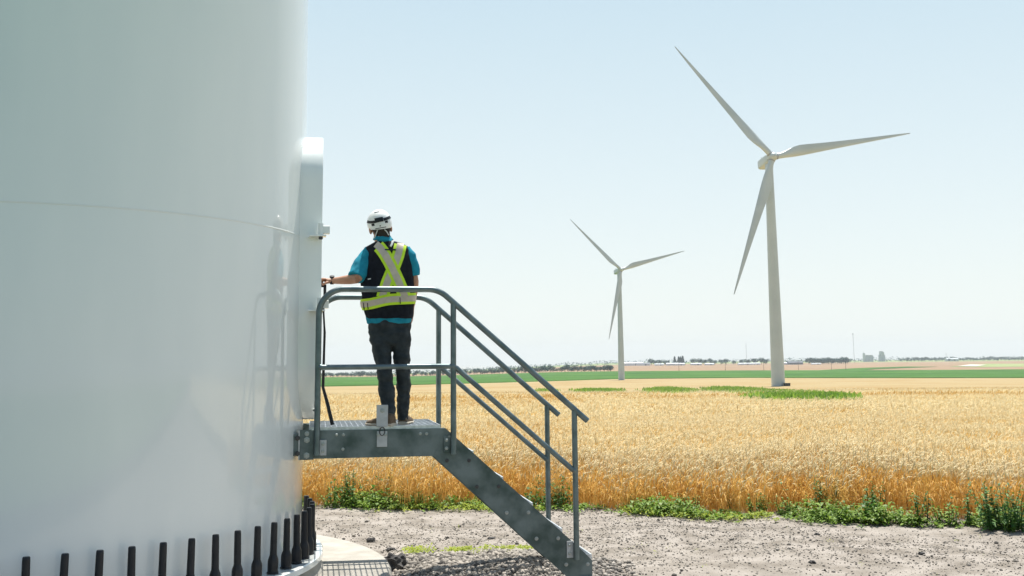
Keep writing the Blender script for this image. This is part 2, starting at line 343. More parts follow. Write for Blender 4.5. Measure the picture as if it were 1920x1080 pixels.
# ------------------------------------------------------------------ wheat
def wheat(name, X, Y, zb, H, sc=1., awns=3, stem=True, leaf=True):
    n = len(X); az = RNG.normal(.25, 1.1, n); ln = (RNG.uniform(.03, .16, n) + .38 * RNG.random(n) ** 5) * H; dx, dy = np.cos(az), np.sin(az)
    gold = np.where((vnoise(X * .07 + 5, Y * .035, 41) * .6 + vnoise(X * .35, Y * .2, 42) * .4 + RNG.normal(0, .06, n) + .10 * np.clip((X - .30 * Y) / 20, -.6, 1.3) * (Y > 35)) > .64, 2, 0)
    V = []; Fs = []; mi = []; base = 0
    def P(t, bend, z): return np.stack([X + dx * bend, Y + dy * bend, zb + z], 1)
    fa = RNG.uniform(-.9, .9, n); sx, sy = np.cos(fa), np.sin(fa)
    def ribbon(pts, w, idx):
        nonlocal base
        k = len(pts); A = []
        for p, ww in zip(pts, w):
            o = np.stack([sx * ww, sy * ww, np.zeros(n)], 1); A += [p - o, p + o]
        A = np.stack(A, 1); V.append(A.reshape(-1, 3)); b = base + np.arange(n) * 2 * k
        for q in range(k - 1):
            Fs.append(np.stack([b + 2 * q, b + 2 * q + 1, b + 2 * q + 3, b + 2 * q + 2], 1)); mi.append(np.full(n, idx))
        base += n * 2 * k
    if stem: ribbon([P(0, 0, 0), P(.5, ln * .3, H * .5), P(1, ln, H * .93)], [.0028 * sc, .0024 * sc, .0018 * sc], 1)
    else: ribbon([P(0, ln * .4, H * .6), P(1, ln, H * .93)], [.003 * sc, .002 * sc], 1)
    if leaf:
        la = RNG.uniform(0, 2 * PI, n); lx, ly = np.cos(la), np.sin(la); hz = RNG.uniform(.3, .75, n) * H; ll = RNG.uniform(.07, .17, n)
        p0 = np.stack([X, Y, zb + hz], 1); p1 = p0 + np.stack([lx * ll * .6, ly * ll * .6, ll * .35], 1); p2 = p0 + np.stack([lx * ll, ly * ll, -ll * .25], 1)
        ribbon([p0, p1, p2], [.003, .005, .001], 1)
    # head: bent spindle
    L = RNG.uniform(.07, .105, n) * sc; droop = RNG.uniform(.15, 1.5, n); ha = az + RNG.normal(0, .4, n); hx, hy = np.cos(ha), np.sin(ha)
    p = P(1, ln, H * .93); rings = []; ang = PI / 2 - droop * .3; R = [.0015, .0062, .0058, .001]
    for q in range(4):
        r = R[q] * sc
        up = np.stack([hx * -np.sin(ang), hy * -np.sin(ang), np.cos(ang)], 1); sd = np.stack([-hy, hx, np.zeros(n)], 1)
        for k3 in range(3):
            t = 2 * PI * k3 / 3; rings.append(p + up * r * math.cos(t) + sd * r * math.sin(t))
        if q == 2: ptip = p
        p = p + np.stack([hx * np.cos(ang), hy * np.cos(ang), np.sin(ang)], 1) * (L / 3)[:, None]; ang = ang - droop * .45
    A = np.stack(rings, 1); V.append(A.reshape(-1, 3)); b = base + np.arange(n) * 12
    for q in range(3):
        for k3 in range(3):
            Fs.append(np.stack([b + 3 * q + k3, b + 3 * q + (k3 + 1) % 3, b + 3 * q + 3 + (k3 + 1) % 3, b + 3 * q + 3 + k3], 1)); mi.append(gold)
    base += n * 12
    tri = []; mt = []
    for k3 in range(awns):
        d = np.stack([hx * np.cos(ang) , hy * np.cos(ang), np.sin(ang) + .4], 1) + RNG.normal(0, .35, (n, 3)); d /= np.linalg.norm(d, axis=1)[:, None]
        q0 = ptip - (0.5 * k3 / awns) * (ptip - P(1, ln, H * .93)); w = np.stack([sx, sy, sx * 0], 1) * .0013 * sc
        A = np.stack([q0 - w, q0 + w, q0 + d * .085 * sc], 1); V.append(A.reshape(-1, 3)); b = base + np.arange(n) * 3
        tri.append(np.stack([b, b + 1, b + 2], 1)); mt.append(np.zeros(n)); base += n * 3
    return tag(npmesh(name, np.concatenate(V), Fs + tri, matidx=np.concatenate(mi + mt), mats=['head', 'stem', 'headgold']), kind='stuff')
def scatter(n, y0, y1, margin, front=True):
    Y = y0 + (y1 - y0) * RNG.random(n); X = RNG.uniform(-.215 * 1., .50, n) * Y + RNG.uniform(-margin, margin, n)
    return X, Y
n = 17000; X = RNG.uniform(-5, 9.5, n); Y = wedge(X) + .1 + RNG.uniform(0, 1.5, n) + (vnoise(X * 2.2, X * 0, 4) - .5) * .5 + (vnoise(X * .6, X * 0, 14) - .5) * .6
wheat('wheat_stalks', X, Y, zg(X, Y), (RNG.normal(.585, .045, n) + .16 * (vnoise(X * 1.5, Y * 2, 19) - .5)) * (1 - RNG.random(n) ** 1.6 * .6 * np.clip(1.1 - (Y - wedge(X)), 0.05, 1)) + (vnoise(X * .9, Y * .9, 2) - .5) * .14)
n = 60000; X, Y = scatter(n, 13, 30, 2.5); ok = Y > wedge(X) + 1.4; X, Y = X[ok], Y[ok]; n = len(X)
wheat('wheat_stalks', X, Y, zg(X, Y) + .14, RNG.normal(.47, .04, n) + (vnoise(X * .7, Y * .7, 2) - .5) * .16, leaf=False, stem=False, awns=3)
n = 38000; Y = 30 * (2.8 ** (RNG.random(n) ** .8)); X = RNG.uniform(-.22, .5, n) * Y
wheat('wheat_stalks', X, Y, zg(X, Y) + .18, RNG.normal(.42, .05, n) + (vnoise(X * .3, Y * .3, 2) - .5) * .16, sc=1.9, leaf=False, stem=False, awns=2)
n = 30000; Y = 80 * (2.9 ** RNG.random(n)); X = RNG.uniform(-.22, .5, n) * Y
wheat('wheat_stalks', X, Y, zg(X, Y) + .22, RNG.normal(.42, .06, n), sc=4., leaf=False, stem=False, awns=1)

# ------------------------------------------------------------------ leafy weeds
def leaves(base, dirs, L, Wd, droop=.35):
    """folded 2-quad leaves -> V, F"""
    n = len(base); d = dirs / np.linalg.norm(dirs, axis=1)[:, None]; s = np.cross(d, [0, 0, 1.]); s /= (np.linalg.norm(s, axis=1)[:, None] + 1e-6)
    L = L[:, None]; Wd = Wd[:, None]; dn = np.array([0, 0, -1.])
    m1 = base + d * L * .4 + np.array([0, 0, .06]) * L; tip = base + d * L + dn * L * droop
    V = np.stack([base, m1 - s * Wd + dn * L * .02, m1, m1 + s * Wd + dn * L * .02, tip], 1).reshape(-1, 3)
    b = np.arange(n) * 5
    return V, np.concatenate([np.stack([b, b + 1, b + 2], 1), np.stack([b, b + 2, b + 3], 1), np.stack([b + 1, b + 4, b + 2], 1), np.stack([b + 2, b + 4, b + 3], 1)])
def weed_arrays(cx, cy, h, spread, ns, nl, ll, upright=.5, bl=None):
    B = []; D = []; L = []; stems = []
    z0 = float(zg(cx, cy))
    for k in range(ns):
        a = random.uniform(0, 2 * PI); r = spread * math.sqrt(random.random()) * .6; hh = h * random.uniform(.55, 1)
        p0 = np.array([cx + math.cos(a) * r, cy + math.sin(a) * r * .8, z0 - .01]); top = p0 + np.array([math.cos(a) * spread * random.uniform(0, .6), math.sin(a) * spread * .4 * random.random(), hh])
        mid = (p0 + top) / 2 + np.array([random.uniform(-.1, .1) * hh, 0, hh * .05]); stems.append((p0, mid, top))
        for i in range(nl):
            t = (i + .6) / nl; t = t ** .9; q = p0 * (1 - t) ** 2 + mid * 2 * t * (1 - t) + top * t * t; la = random.uniform(0, 2 * PI)
            B.append(q); D.append((math.cos(la), math.sin(la), random.uniform(-.1, .9) * upright + (1.2 if i == nl - 1 else 0))); L.append(ll * random.uniform(.6, 1.1) * (1.15 - .55 * t))
    return np.array(B), np.array(D), np.array(L), stems
def weed(name, px, py_, h, spread, ns, nl, ll, m, label, wd=.25, group=None):
    h *= 1.45; ll *= 1.35; spread *= 1.15; nl = int(nl * 1.2)
    v = ray(px, py_); t = (0 - EYE) / v[2]; cx, cy = v[0] * t, v[1] * t
    root = thing(name, (cx, cy, float(zg(cx, cy))), label, 'weed', group)
    B, D, L, st = weed_arrays(cx, cy, h, spread, ns, nl, ll)
    V, Fi = leaves(B, D, L, L * wd); npmesh('foliage', V, [Fi], m, root)
    mb = MB()
    for s3 in st: mb.tube(s3, (.005, .004, .002), 4)
    mb.build('stem', 'leafd', root); return root
weed('leafy_weed', 1880, 996, .34, .30, 34, 13, .075, 'leafd', 'large dense dark green weed bush at the far right end of the gravel edge')
weed('leafy_weed', 1812, 985, .36, .07, 3, 16, .07, 'leafd', 'tall thin dark weed stalk just left of the large bush at the right end')
weed('leafy_weed', 1728, 984, .30, .10, 6, 14, .07, 'leafd', 'narrow upright weed with paired stalks between the two bushy weeds on the right')
weed('leafy_weed', 1770, 985, .17, .20, 18, 7, .07, 'leaf', 'low spreading bright green weed left of the tall thin stalk')
weed('leafy_weed', 1645, 972, .28, .15, 14, 12, .065, 'leafd', 'rounded dark green weed bush standing alone before the orange wheat')
weed('leafy_weed', 1545, 968, .34, .19, 12, 13, .07, 'leafd', 'tall loose weed with spiky top near the middle of the gravel edge')
weed('leafy_weed', 1572, 981, .13, .12, 14, 6, .06, 'leaf', 'small bright weed tuft growing out onto the gravel below the spiky weed')
weed('leafy_weed', 1478, 970, .15, .16, 18, 7, .065, 'leaf', 'wide low weed with pale leaf spots left of the tall spiky weed')
weed('leafy_weed', 1420, 967, .18, .13, 14, 9, .06, 'leaf', 'medium bushy green weed between the low wide weed and the slim sprout')
weed('leafy_weed', 1376, 960, .24, .06, 4, 12, .055, 'leafd', 'slim sprout of weed with a leafy top against the wheat')
weed('leafy_weed', 1290, 960, .17, .16, 20, 8, .06, 'leaf', 'broad leafy weed clump right of the lower handrail post')
weed('leafy_weed', 1195, 954, .15, .2, 22, 8, .06, 'leaf', 'low bright weed clump beyond the lower handrail post')
weed('leafy_weed', 1040, 950, .22, .12, 12, 10, .06, 'leafd', 'dark weed seen between the two lower handrail posts')
weed('leafy_weed', 998, 949, .15, .14, 14, 7, .06, 'leaf', 'light green weed seen just right of the stair stringer')
weed('leafy_weed', 660, 949, .34, .10, 6, 16, .06, 'leafd', 'tall dark weed with upright spike under the platform beside the tower')
weed('leafy_weed', 632, 951, .22, .20, 22, 9, .06, 'leaf', 'wide yellowish green weed clump beside the row of black bolt caps')
weed('leafy_weed', 690, 951, .15, .20, 22, 7, .06, 'leaf2', 'bright yellow green weed clump right of the spiked weed under the platform')
weed('leafy_weed', 775, 950, .13, .18, 20, 6, .06, 'leaf', 'light green weed clump under the middle of the platform beam')
weed('leafy_weed', 880, 951, .13, .20, 20, 6, .055, 'leaf2', 'pale green weed clump below the inclined stair stringer')
# low ground weeds nobody could count
def ground_weeds(name, X, Y, L, m, per=6, up=.5, hh=None):
    n = len(X); B = np.repeat(np.stack([X, Y, zg(X, Y) + .005], 1), per, 0); a = RNG.uniform(0, 2 * PI, n * per)
    B[:, 2] += RNG.uniform(0, .05, n * per) if hh is None else np.repeat(hh, per) * RNG.random(n * per); B[:, :2] += RNG.normal(0, .02, (n * per, 2))
    D = np.stack([np.cos(a), np.sin(a), RNG.uniform(.1, up * 2, n * per)], 1); Ls = np.repeat(L, per) * RNG.uniform(.5, 1.2, n * per)
    V, Fi = leaves(B, D, Ls, Ls * .22); return tag(npmesh(name, V, [Fi], m), kind='stuff')
n = 3800; X = RNG.uniform(-4, 8, n); Y = wedge(X) - .08 + RNG.normal(0, .17, n); d = vnoise(X * 1.7, X * 0, 31); ok = d + RNG.normal(0, .14, n) + .10 * np.clip((X - 1) / 2, -1, 1) > .49
ground_weeds('edge_weeds', X[ok], Y[ok], RNG.uniform(.04, .10, ok.sum()), 'leaf', 8, .8, RNG.uniform(.02, .20, ok.sum()) * np.clip(d[ok] * 1.8 - .3, .1, 1))
n = 900; X = RNG.uniform(-3, 8, n); Y = wedge(X) - .02 + RNG.normal(0, .13, n); d = vnoise(X * 2.3, X * 0, 51); ok = d + .06 * np.clip((X - 2) / 2, -1, 1) > .66
ground_weeds('edge_weeds', X[ok], Y[ok], RNG.uniform(.05, .10, ok.sum()), 'leafd', 9, .8, RNG.uniform(.1, .42, ok.sum()))
n = 800; X = RNG.uniform(-4, 3, n); Y = wedge(X) - .2 + RNG.normal(0, .16, n); ok = vnoise(X * 1.3, X * 0, 37) > .45
ground_weeds('yellow_weeds', X[ok], Y[ok], RNG.uniform(.03, .07, ok.sum()), 'leaf2', 7, .6)
n = 520; X = RNG.uniform(-1.0, .6, n); Y = 10.66 + RNG.normal(0, .15, n) + .12 * np.sin(X * 4) + .12 * (vnoise(X * 7, X * 0, 3) - .5); ok = vnoise(X * 4, Y * 4, 12) + RNG.normal(0, .1, n) > .5
ground_weeds('yellow_weeds', X[ok], Y[ok], RNG.uniform(.02, .065, ok.sum()), 'leaf2', 6, .8)
n = 60; X = RNG.uniform(-2, 6.5, n); Y = RNG.uniform(9.5, 13.5, n)
ground_weeds('yellow_weeds', X, Y, RNG.uniform(.012, .03, n), 'leaf2', 5, .4)
# green grass patches inside the ripe wheat
def patch(polypx, n, h):
    xs_ = [p[0] for p in polypx]; ys_ = [p[1] for p in polypx]; X = []; Y = []
    def ins(x, y):
        c = False; j = len(polypx) - 1
        for i in range(len(polypx)):
            xi, yi = polypx[i]; xj, yj = polypx[j]
            if (yi > y) != (yj > y) and x < (xj - xi) * (y - yi) / (yj - yi) + xi: c = not c
            j = i
        return c
    while len(X) < n:
        x = random.uniform(min(xs_), max(xs_)); y = random.uniform(min(ys_), max(ys_))
        if ins(x + random.gauss(0, 7), y + random.gauss(0, .7)): a, b = land(x, y, .55); X.append(a); Y.append(b)
    X = np.array(X); Y = np.array(Y); per = 14; B = np.repeat(np.stack([X, Y, prof(Y, X) + .54], 1), per, 0); s = np.repeat(Y / 100, per)
    B[:, :2] += RNG.normal(0, .35, (n * per, 2)) * (.5 + s[:, None]); a = RNG.uniform(0, 2 * PI, n * per)
    D = np.stack([np.cos(a), np.sin(a), RNG.uniform(.6, 3, n * per)], 1); Ls = RNG.uniform(.35, .8, n * per) * (.62 + .22 * s) * h
    V, Fi = leaves(B, D, Ls, Ls * .16, .1); return tag(npmesh('grass_patch', V, [Fi], 'grass'), kind='stuff')
M['grass'] = mat('fresh_grass', (.09, .21, .02), .6, 0, .3, (.28, .40, .06), island=True, trans=.4)
patch([(1216, 733), (1235, 729), (1262, 728), (1284, 731), (1296, 736), (1290, 741), (1262, 743), (1235, 740)], 420, 1)
patch([(1320, 731), (1342, 727), (1400, 729), (1440, 734), (1500, 738), (1560, 745), (1590, 751), (1560, 755), (1450, 753), (1400, 745), (1345, 737)], 1300, 1)
patch([(1083, 735), (1100, 731), (1150, 731), (1157, 734), (1140, 737), (1090, 737)], 220, 1)
patch([(1010, 733), (1030, 730), (1040, 733), (1020, 736)], 50, .7)

# ------------------------------------------------------------------ stair frame: u along the stair, v away, z up
TH = math.radians(10); uu = np.array([math.cos(TH), math.sin(TH), 0]); vv = np.array([-math.sin(TH), math.cos(TH), 0]); zz = np.array([0, 0, 1.])
TC = np.array([-3.87, 8.77, 0.]); AX = (uu, vv, zz)
def Q(s, v, z): return TC + uu * s + vv * v + zz * z

# near tower
tw = thing('turbine_tower', (TC[0], TC[1], .2), 'huge white steel tower base with ring of black bolt caps in the left foreground', 'tower')
def Rt(z): return 2.22 - .0058 * z
nseg = 256
def ringpts(R, z, n=nseg): return [(TC[0] + R * math.cos(2 * PI * k / n), TC[1] + R * math.sin(2 * PI * k / n), z) for k in range(n)]
mb = MB(); mb.loft([ringpts(Rt(z), z) for z in np.concatenate([np.linspace(.34, 8, 24), np.linspace(9, 60, 12)])]); mb.build('shell', 'paint', tw, True)
mb = MB()
for z in (2.775,):
    secs = [ringpts(Rt(z) - .004, z - .012), ringpts(Rt(z) + .0014, z - .005), ringpts(Rt(z) + .0014, z + .005), ringpts(Rt(z) - .004, z + .012)]
    mb.loft(secs)
M['seam'] = mat('weld_seam_paint', (.80, .80, .75), .42, 0, .5, (.76, .78, .74), 6., coat=.6, coatr=.15)
mb.build('weld_seam', 'seam', tw, True)
mb = MB(); mb.loft([ringpts(2.375, .292), ringpts(2.385, .298), ringpts(2.385, .338), ringpts(2.378, .345), ringpts(2.19, .345)]); mb.build('base_flange', 'paint', tw, True)
mb = MB(); mb.loft([ringpts(2.40, .19), ringpts(2.36, .25), ringpts(2.345, .291)]); mb.build('grout_ring', 'conc', tw, True)
# bolt caps
t0, dt = -1.101, .0878; Rb = 2.295
mb = MB(); mb.lathe((0, 0, 0), [(.036, 0), (.042, .004), (.042, .012), (.037, .016), (.037, .085), (.035, .10), (.0255, .125), (.0245, .13), (.0225, .33), (.0215, .342), (.018, .347)], 20)
cap0 = None
for k in range(-34, 38):
    a = t0 + k * dt
    if cap0 is None: cap0 = mb.build('bolt_cap', 'rubber', tw, True); c = cap0
    else: c = cap0.copy(); COL.objects.link(c); c.parent = tw
    c.location = (Rb * math.cos(a), Rb * math.sin(a), .345 - .2)
    c.rotation_euler = (random.gauss(0, .008), random.gauss(0, .008), random.uniform(0, 6))
cap0.data.transform(Matrix.Translation(Vector(TC) + Vector((0, 0, .2))))
# door collar: stadium outline extruded along u
def stadium(a, z0, z1, n=20):
    zc0, zc1 = z0 + a, z1 - a; P = [(a * math.cos(t), zc1 + a * math.sin(t)) for t in np.linspace(0, PI, n)] + [(a * math.cos(t), zc0 + a * math.sin(t)) for t in np.linspace(PI, 2 * PI, n)]
    return P
out = stadium(.43, 1.345, 3.645); inn = stadium(.375, 1.40, 3.59)
mb = MB(); secs = [[Q(s, v, z) for v, z in pts] for s, pts in ((2.02, out), (2.327, out), (2.335, stadium(.424, 1.351, 3.639)), (2.335, inn), (2.08, inn))]
mb.loft(secs); fr = mb.build('door_frame', 'paint', tw, True)
mb = MB(); lf = stadium(.365, 1.41, 3.58); mb.loft([[Q(s, v, z) for v, z in lf] for s in (2.285, 2.318)]); dr = mb.build('door', 'paint', tw, True)
mb = MB(); mb.tube([Q(2.318, -.24, 2.40), Q(2.36, -.24, 2.40), Q(2.365, -.24, 2.41), Q(2.365, -.24, 2.28)], .012, 8); mb.build('door_handle', 'black', dr, True)
for hz in (2.785, 2.205):
    h = MB().box(Q(2.302, -.475, hz - .012), (.13, .09, .012), AX).build('hinge_plate', 'paint', tw, bevel=.002)
    MB().tube([Q(2.325, -.485, hz - .006), Q(2.325, -.485, hz + .085)], .021, 16).build('hinge_pin', 'paint', h, True)
    MB().box(Q(2.367, -.475, hz + .035), (.055, .05, .062), AX).build('hinge_block', 'paint', h, bevel=.003)
    MB().lathe(Q(2.325, -.485, hz - .04), [(.012, 0), (.017, .004), (.017, .02), (.012, .022)], 12).build('hinge_nut', 'bolt_dark', h, True)
MB().lathe(Q(2.295, -.432, 1.43), [(.007, 0), (.007, .004)], 10, ax=-vv).build('frame_screw', 'bolt_dark', tw)

# pedestal
pd = thing('foundation_pedestal', (TC[0], TC[1], 0), 'round pale concrete foundation pedestal under the white tower', 'foundation')
mb = MB(); mb.loft([ringpts(2.93, -.2, 128), ringpts(2.92, .175, 128), ringpts(2.90, .2, 128), ringpts(2.3, .205, 128)]); mb.build('concrete_block', 'conc', pd, True)

# ------------------------------------------------------------------ access stairs
st = thing('access_stairs', tuple(Q(2.9, 0, 0)), 'galvanised steel platform with stairs and handrails leading up to the tower door', 'stairs')
PLT = 1.303; sl = -.89
def bolt(p, r=.011, d=-vv, m='bolt', par=None):
    mb = MB(); mb.lathe(p, [(r * 1.5, 0), (r * 1.5, .002), (r, .0025), (r, .009), (r * .8, .011)], 6 if r > .012 else 10, ax=d); return mb.build('bolt', m, par)
bolts = []
for sgn in (-1, 1):
    vf = sgn * .50; n0 = vv * vf; nin = -sgn
    # horizontal channel
    P = [(2.235, 1.283), (3.30, 1.283), (3.30, 1.26), (3.203, 1.073), (2.235, 1.073)]
    P = [(2.235, 1.283), (3.3005, 1.283), (3.2085, 1.073), (2.235, 1.073)]
    mb = MB(); mb.prism([Q(s, vf, z) for s, z in P], vv * 0, vv * nin * .007)
    mb.box(Q(2.766, vf + nin * .032, 1.2795), (1.06, .05, .007), AX); mb.box(Q(2.72, vf + nin * .032, 1.0765), (.97, .05, .007), AX)
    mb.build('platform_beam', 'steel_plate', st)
    # inclined stringer
    E0 = (4.45, .02); zt = lambda s: 1.283 + sl * (s - 3.30)
    P = [(3.301, 1.283), (4.37, zt(4.37)), (4.45, .25), (4.45, .0), (4.395, .0), (3.209, 1.073)]
    mb = MB(); mb.prism([Q(s, vf, z) for s, z in P], vv * 0, vv * nin * .007)
    for (a, b) in (((3.301, 1.283), (4.37, zt(4.37))), ((4.395, .0), (3.209, 1.073)), ((4.37, zt(4.37)), (4.45, .25))):
        a = np.array(a); b = np.array(b); L = np.linalg.norm(b - a); d2 = (b - a) / L; nn = np.array([d2[1], -d2[0]]); c = (a + b) / 2 + nn * .0045
        e1 = uu * d2[0] + zz * d2[1]; e2 = uu * nn[0] + zz * nn[1]
        mb.box(Q(c[0], vf + nin * .032, c[1]), (L * .985, .05, .007), (e1, vv, e2))
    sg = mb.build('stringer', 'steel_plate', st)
    mb = MB(); mb.box(Q(4.398, vf - nin * .006, .062), (.10, .010, .155), AX); fp = mb.build('foot_plate', 'steel_plate', sg, bevel=.002)
    if sgn < 0:
        for s_, z_ in ((4.372, .122), (4.425, .122)): bolts.append(bolt(Q(s_, vf - .011, z_), .007, m='bolt_dark', par=fp))
        for s_, z_ in ((4.366, .098), (4.428, .098)): bolts.append(bolt(Q(s_, vf - .011, z_), .009, m='bolt', par=fp))
        for k in range(5):
            z_ = 1.033 - .2025 * k; s_ = 3.485 + .2325 * k
            bolts.append(bolt(Q(s_, vf, z_), .010, m='bolt_dark' if k < 2 else 'bolt', par=sg)); bolts.append(bolt(Q(s_ - .172, vf, z_ + .003), .010, m='bolt_dark' if k < 2 else 'bolt', par=sg))
        beam = [o for o in st.children if o.name.startswith('platform_beam')][0]
        for x_, y_ in ((631, 815), (644, 815), (788, 813), (800, 813), (643, 842)):
            r = ray(x_, y_); t = ((Q(0, vf, 0) - EY) @ vv) / (r @ vv); bolts.append(bolt(EY + r * t, .008, par=beam))
# joint seam where the beam meets the stringer is the 4 mm gap between the two plates
# fixing brackets at the tower
for sgn in (-1, 1):
    vf = sgn * .50; o_ = sgn
    mb = MB(); mb.box(Q(2.245, vf + o_ * .008, 1.178), (.105, .012, .222), AX); br = mb.build('fixing_bracket', 'steel_plate', st, bevel=.002)
    MB().box(Q(2.188, vf - o_ * .0, 1.178), (.010, .10, .215), AX).build('bracket_flange', 'steel_light', br)
    MB().box(Q(2.163, vf - o_ * .01, 1.18), (.038, .10, .16), AX).build('bracket_mount', 'steel_plate', br)
    for z_, r_ in ((1.262, .012), (1.215, .016), (1.10, .016)): bolt(Q(2.245, vf + o_ * .014, z_), r_, vv * o_, par=br)
    for z_ in (1.232, 1.118): bolt(Q(2.176, vf + o_ * .05, z_), .014, vv * o_, 'bolt_dark', br)
# platform grating: frame plus bar grid
mb = MB(); s0, s1, v0, v1 = 2.262, 3.262, -.485, .485
mb.box(Q((s0 + s1) / 2, v0, 1.290), (s1 - s0, .006, .034), AX); mb.box(Q((s0 + s1) / 2, v1, 1.290), (s1 - s0, .006, .034), AX)
mb.box(Q(s0, 0, 1.290), (.006, .96, .034), AX); mb.box(Q(s1, 0, 1.290), (.006, .96, .034), AX)
for s_ in np.linspace(s0, s1, 25)[1:-1]: mb.box(Q(s_, 0, 1.289), (.0045, .962, .026), AX)
for v_ in np.linspace(v0, v1, 23)[1:-1]: mb.box(Q((s0 + s1) / 2, v_, 1.298), (s1 - s0 - .008, .0055, .010), AX)
mb.build('platform_grating', 'grate', st)
# treads
tr0 = None
for k in range(5):
    zc = 1.103 - .2025 * k; sc = 3.40 + .2325 * k
    if tr0 is None:
        mb = MB(); mb.box(Q(sc - .115, 0, zc - .018), (.004, .955, .036), AX); mb.box(Q(sc + .118, 0, zc - .018), (.012, .955, .036), AX)
        for v_ in (-.479, .479): mb.box(Q(sc, v_, zc - .035), (.225, .006, .068), AX)
        for v_ in np.linspace(-.479, .479, 23)[1:-1]: mb.box(Q(sc, v_, zc - .013), (.222, .004, .024), AX)
        for s_ in np.linspace(-.115, .115, 7)[1:-1]: mb.box(Q(sc + s_, 0, zc - .004), (.0045, .95, .008), AX)
        tr0 = mb.build('tread', 'grate', st); b0 = (sc, zc); t = tr0
    else:
        t = tr0.copy(); COL.objects.link(t); t.parent = st; d = uu * (sc - b0[0]) + zz * (zc - b0[1]); t.location = tuple(d)
# handrails
def arc(c, r, a0, a1, n=8): return [(c[0] + r * math.cos(a), c[1] + r * math.sin(a)) for a in np.linspace(a0, a1, n)]
for sgn in (-1, 1):
    vr = sgn * .532; al = math.atan(sl)
    zt, r = 2.355, .19; mx_ = 3.235
    rr = .22; kx = 3.245; sh = rr * math.tan(abs(al) / 2)
    # kink point where the level rail meets the slope
    path = [(2.32, 1.10), (2.32, 1.6)] + arc((2.32 + r, zt - r), r, PI, PI / 2, 12) + arc((kx - sh, zt - rr), rr, PI / 2, PI / 2 + al, 8) + [(4.425, zt + sl * .985 * (4.425 - kx))]
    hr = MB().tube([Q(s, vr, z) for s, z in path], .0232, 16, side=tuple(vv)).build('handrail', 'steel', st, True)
    z2 = zt + sl * .985 * (3.36 - kx); z3 = zt + sl * .985 * (4.32 - kx)
    for s_, a_, b_ in ((3.36, 1.085, z2), (4.32, .245 + .02, z3)):
        MB().tube([Q(s_, vr, a_), Q(s_, vr, b_ - .012)], .0225, 16, side=tuple(vv)).build('post', 'steel', hr, True)
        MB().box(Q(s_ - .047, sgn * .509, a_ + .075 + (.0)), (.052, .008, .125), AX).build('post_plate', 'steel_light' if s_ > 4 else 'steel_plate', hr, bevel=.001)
        if sgn < 0:
            for dz_ in (.045, .108): bolt(Q(s_ - .052, -.513, a_ + dz_), .009, par=hr)
    MB().box(Q(2.367, sgn * .509, 1.155), (.052, .008, .115), AX).build('post_plate', 'steel_light', hr, bevel=.001)
    if sgn < 0:
        for dz_ in (1.128, 1.182): bolt(Q(2.366, -.513, dz_), .009, par=hr)
    mid = [(2.345, 1.757), (3.36, 1.757), (3.385, 1.742), (4.305, .942)]
    MB().tube([Q(s, vr, z) for s, z in mid], .0205, 14, side=tuple(vv)).build('mid_rail', 'steel', hr, True)
    for s_, z_ in ((3.36, 1.757), (2.335, 1.757), (4.312, .94)):
        MB().lathe(Q(s_ - .012, vr, z_), [(.026, 0), (.028, .004), (.028, .018), (.026, .022)], 14, ax=uu).build('weld_bead', 'steel', hr, True)
# stop bracket on the front edge
mb = MB(); mb.box(Q(2.812, -.508, 1.385), (.088, .008, .165), AX); sb = mb.build('stop_plate', 'steel_light', st, bevel=.002)
MB().box(Q(2.812, -.508, 1.210), (.080, .008, .118), AX).build('lower_plate', 'steel_light', sb, bevel=.002)
MB().box(Q(2.812, -.497, 1.305), (.078, .03, .006), AX).build('plate_ledge', 'steel_light', sb)
bolt(Q(2.812, -.512, 1.425), .013, par=sb)
for d_ in (-.028, .026): bolt(Q(2.812 + d_, -.513, 1.245), .010, par=sb)
MB().tube([Q(2.812 + .02 * math.sin(a), -.52 - .008 * math.cos(a), 1.268 + .032 * math.cos(a)) for a in np.linspace(0, 2 * PI, 14)], .004, 6).build('shackle', 'bolt_dark', sb, True)
# black strap hanging from the handle to the platform
pA, pB = Q(2.352, -.24, 2.27), Q(2.44, -.24, 1.31)
mb = MB(); mb.tube([pA, pA * .75 + pB * .25 + uu * -.006, Q(2.362, -.24, 1.60), Q(2.40, -.24, 1.47), pB], (.010, .010, .012, .014, .015), 8)
tag(mb.build('black_strap', 'black', None, True), 'black rubber strap hanging beside the door down onto the platform', 'strap')

# ------------------------------------------------------------------ stones that stand out
def rock(px, py_, r, label, flat=.7, m='rock'):
    v = ray(px, py_); t = (0 - EYE) / v[2]; cx, cy = v[0] * t, v[1] * t
    b = bmesh.new(); bmesh.ops.create_icosphere(b, subdivisions=4, radius=r); sd = Vector((random.random() * 50, 0, 0))
    for q in b.verts:
        d = q.co.normalized(); k = 1 + .55 * noise.noise(d * 1.6 + sd) + .28 * noise.noise(d * 4 + sd) + .12 * abs(noise.noise(d * 9 + sd)); q.co = q.co * k; q.co.z *= flat
    me = bpy.data.meshes.new('rock'); b.to_mesh(me); b.free(); o = link('rock', me, m); o.location = (cx, cy, float(zg(cx, cy)) + r * .25); return tag(o, label, 'rock')
rock(738, 1084, .125, 'largest dark rough rock beside the concrete pedestal')
rock(695, 1012, .042, 'dark round stone touching the back edge of the concrete pedestal')
rock(733, 1030, .040, 'flat dark stone on gravel between the pedestal and the stairs', .4)
rock(921, 1012, .032, 'small flat dark stone alone on gravel left of the stair stringer', .45)
rock(1523, 1056, .028, 'small dark stone lying alone on the open gravel to the right', .5)
rock(1727, 1042, .026, 'small dark stone at the right side of the open gravel', .5)
rock(1532, 1004, .024, 'small dark stone just below the weeds near the middle of the gravel edge', .6)

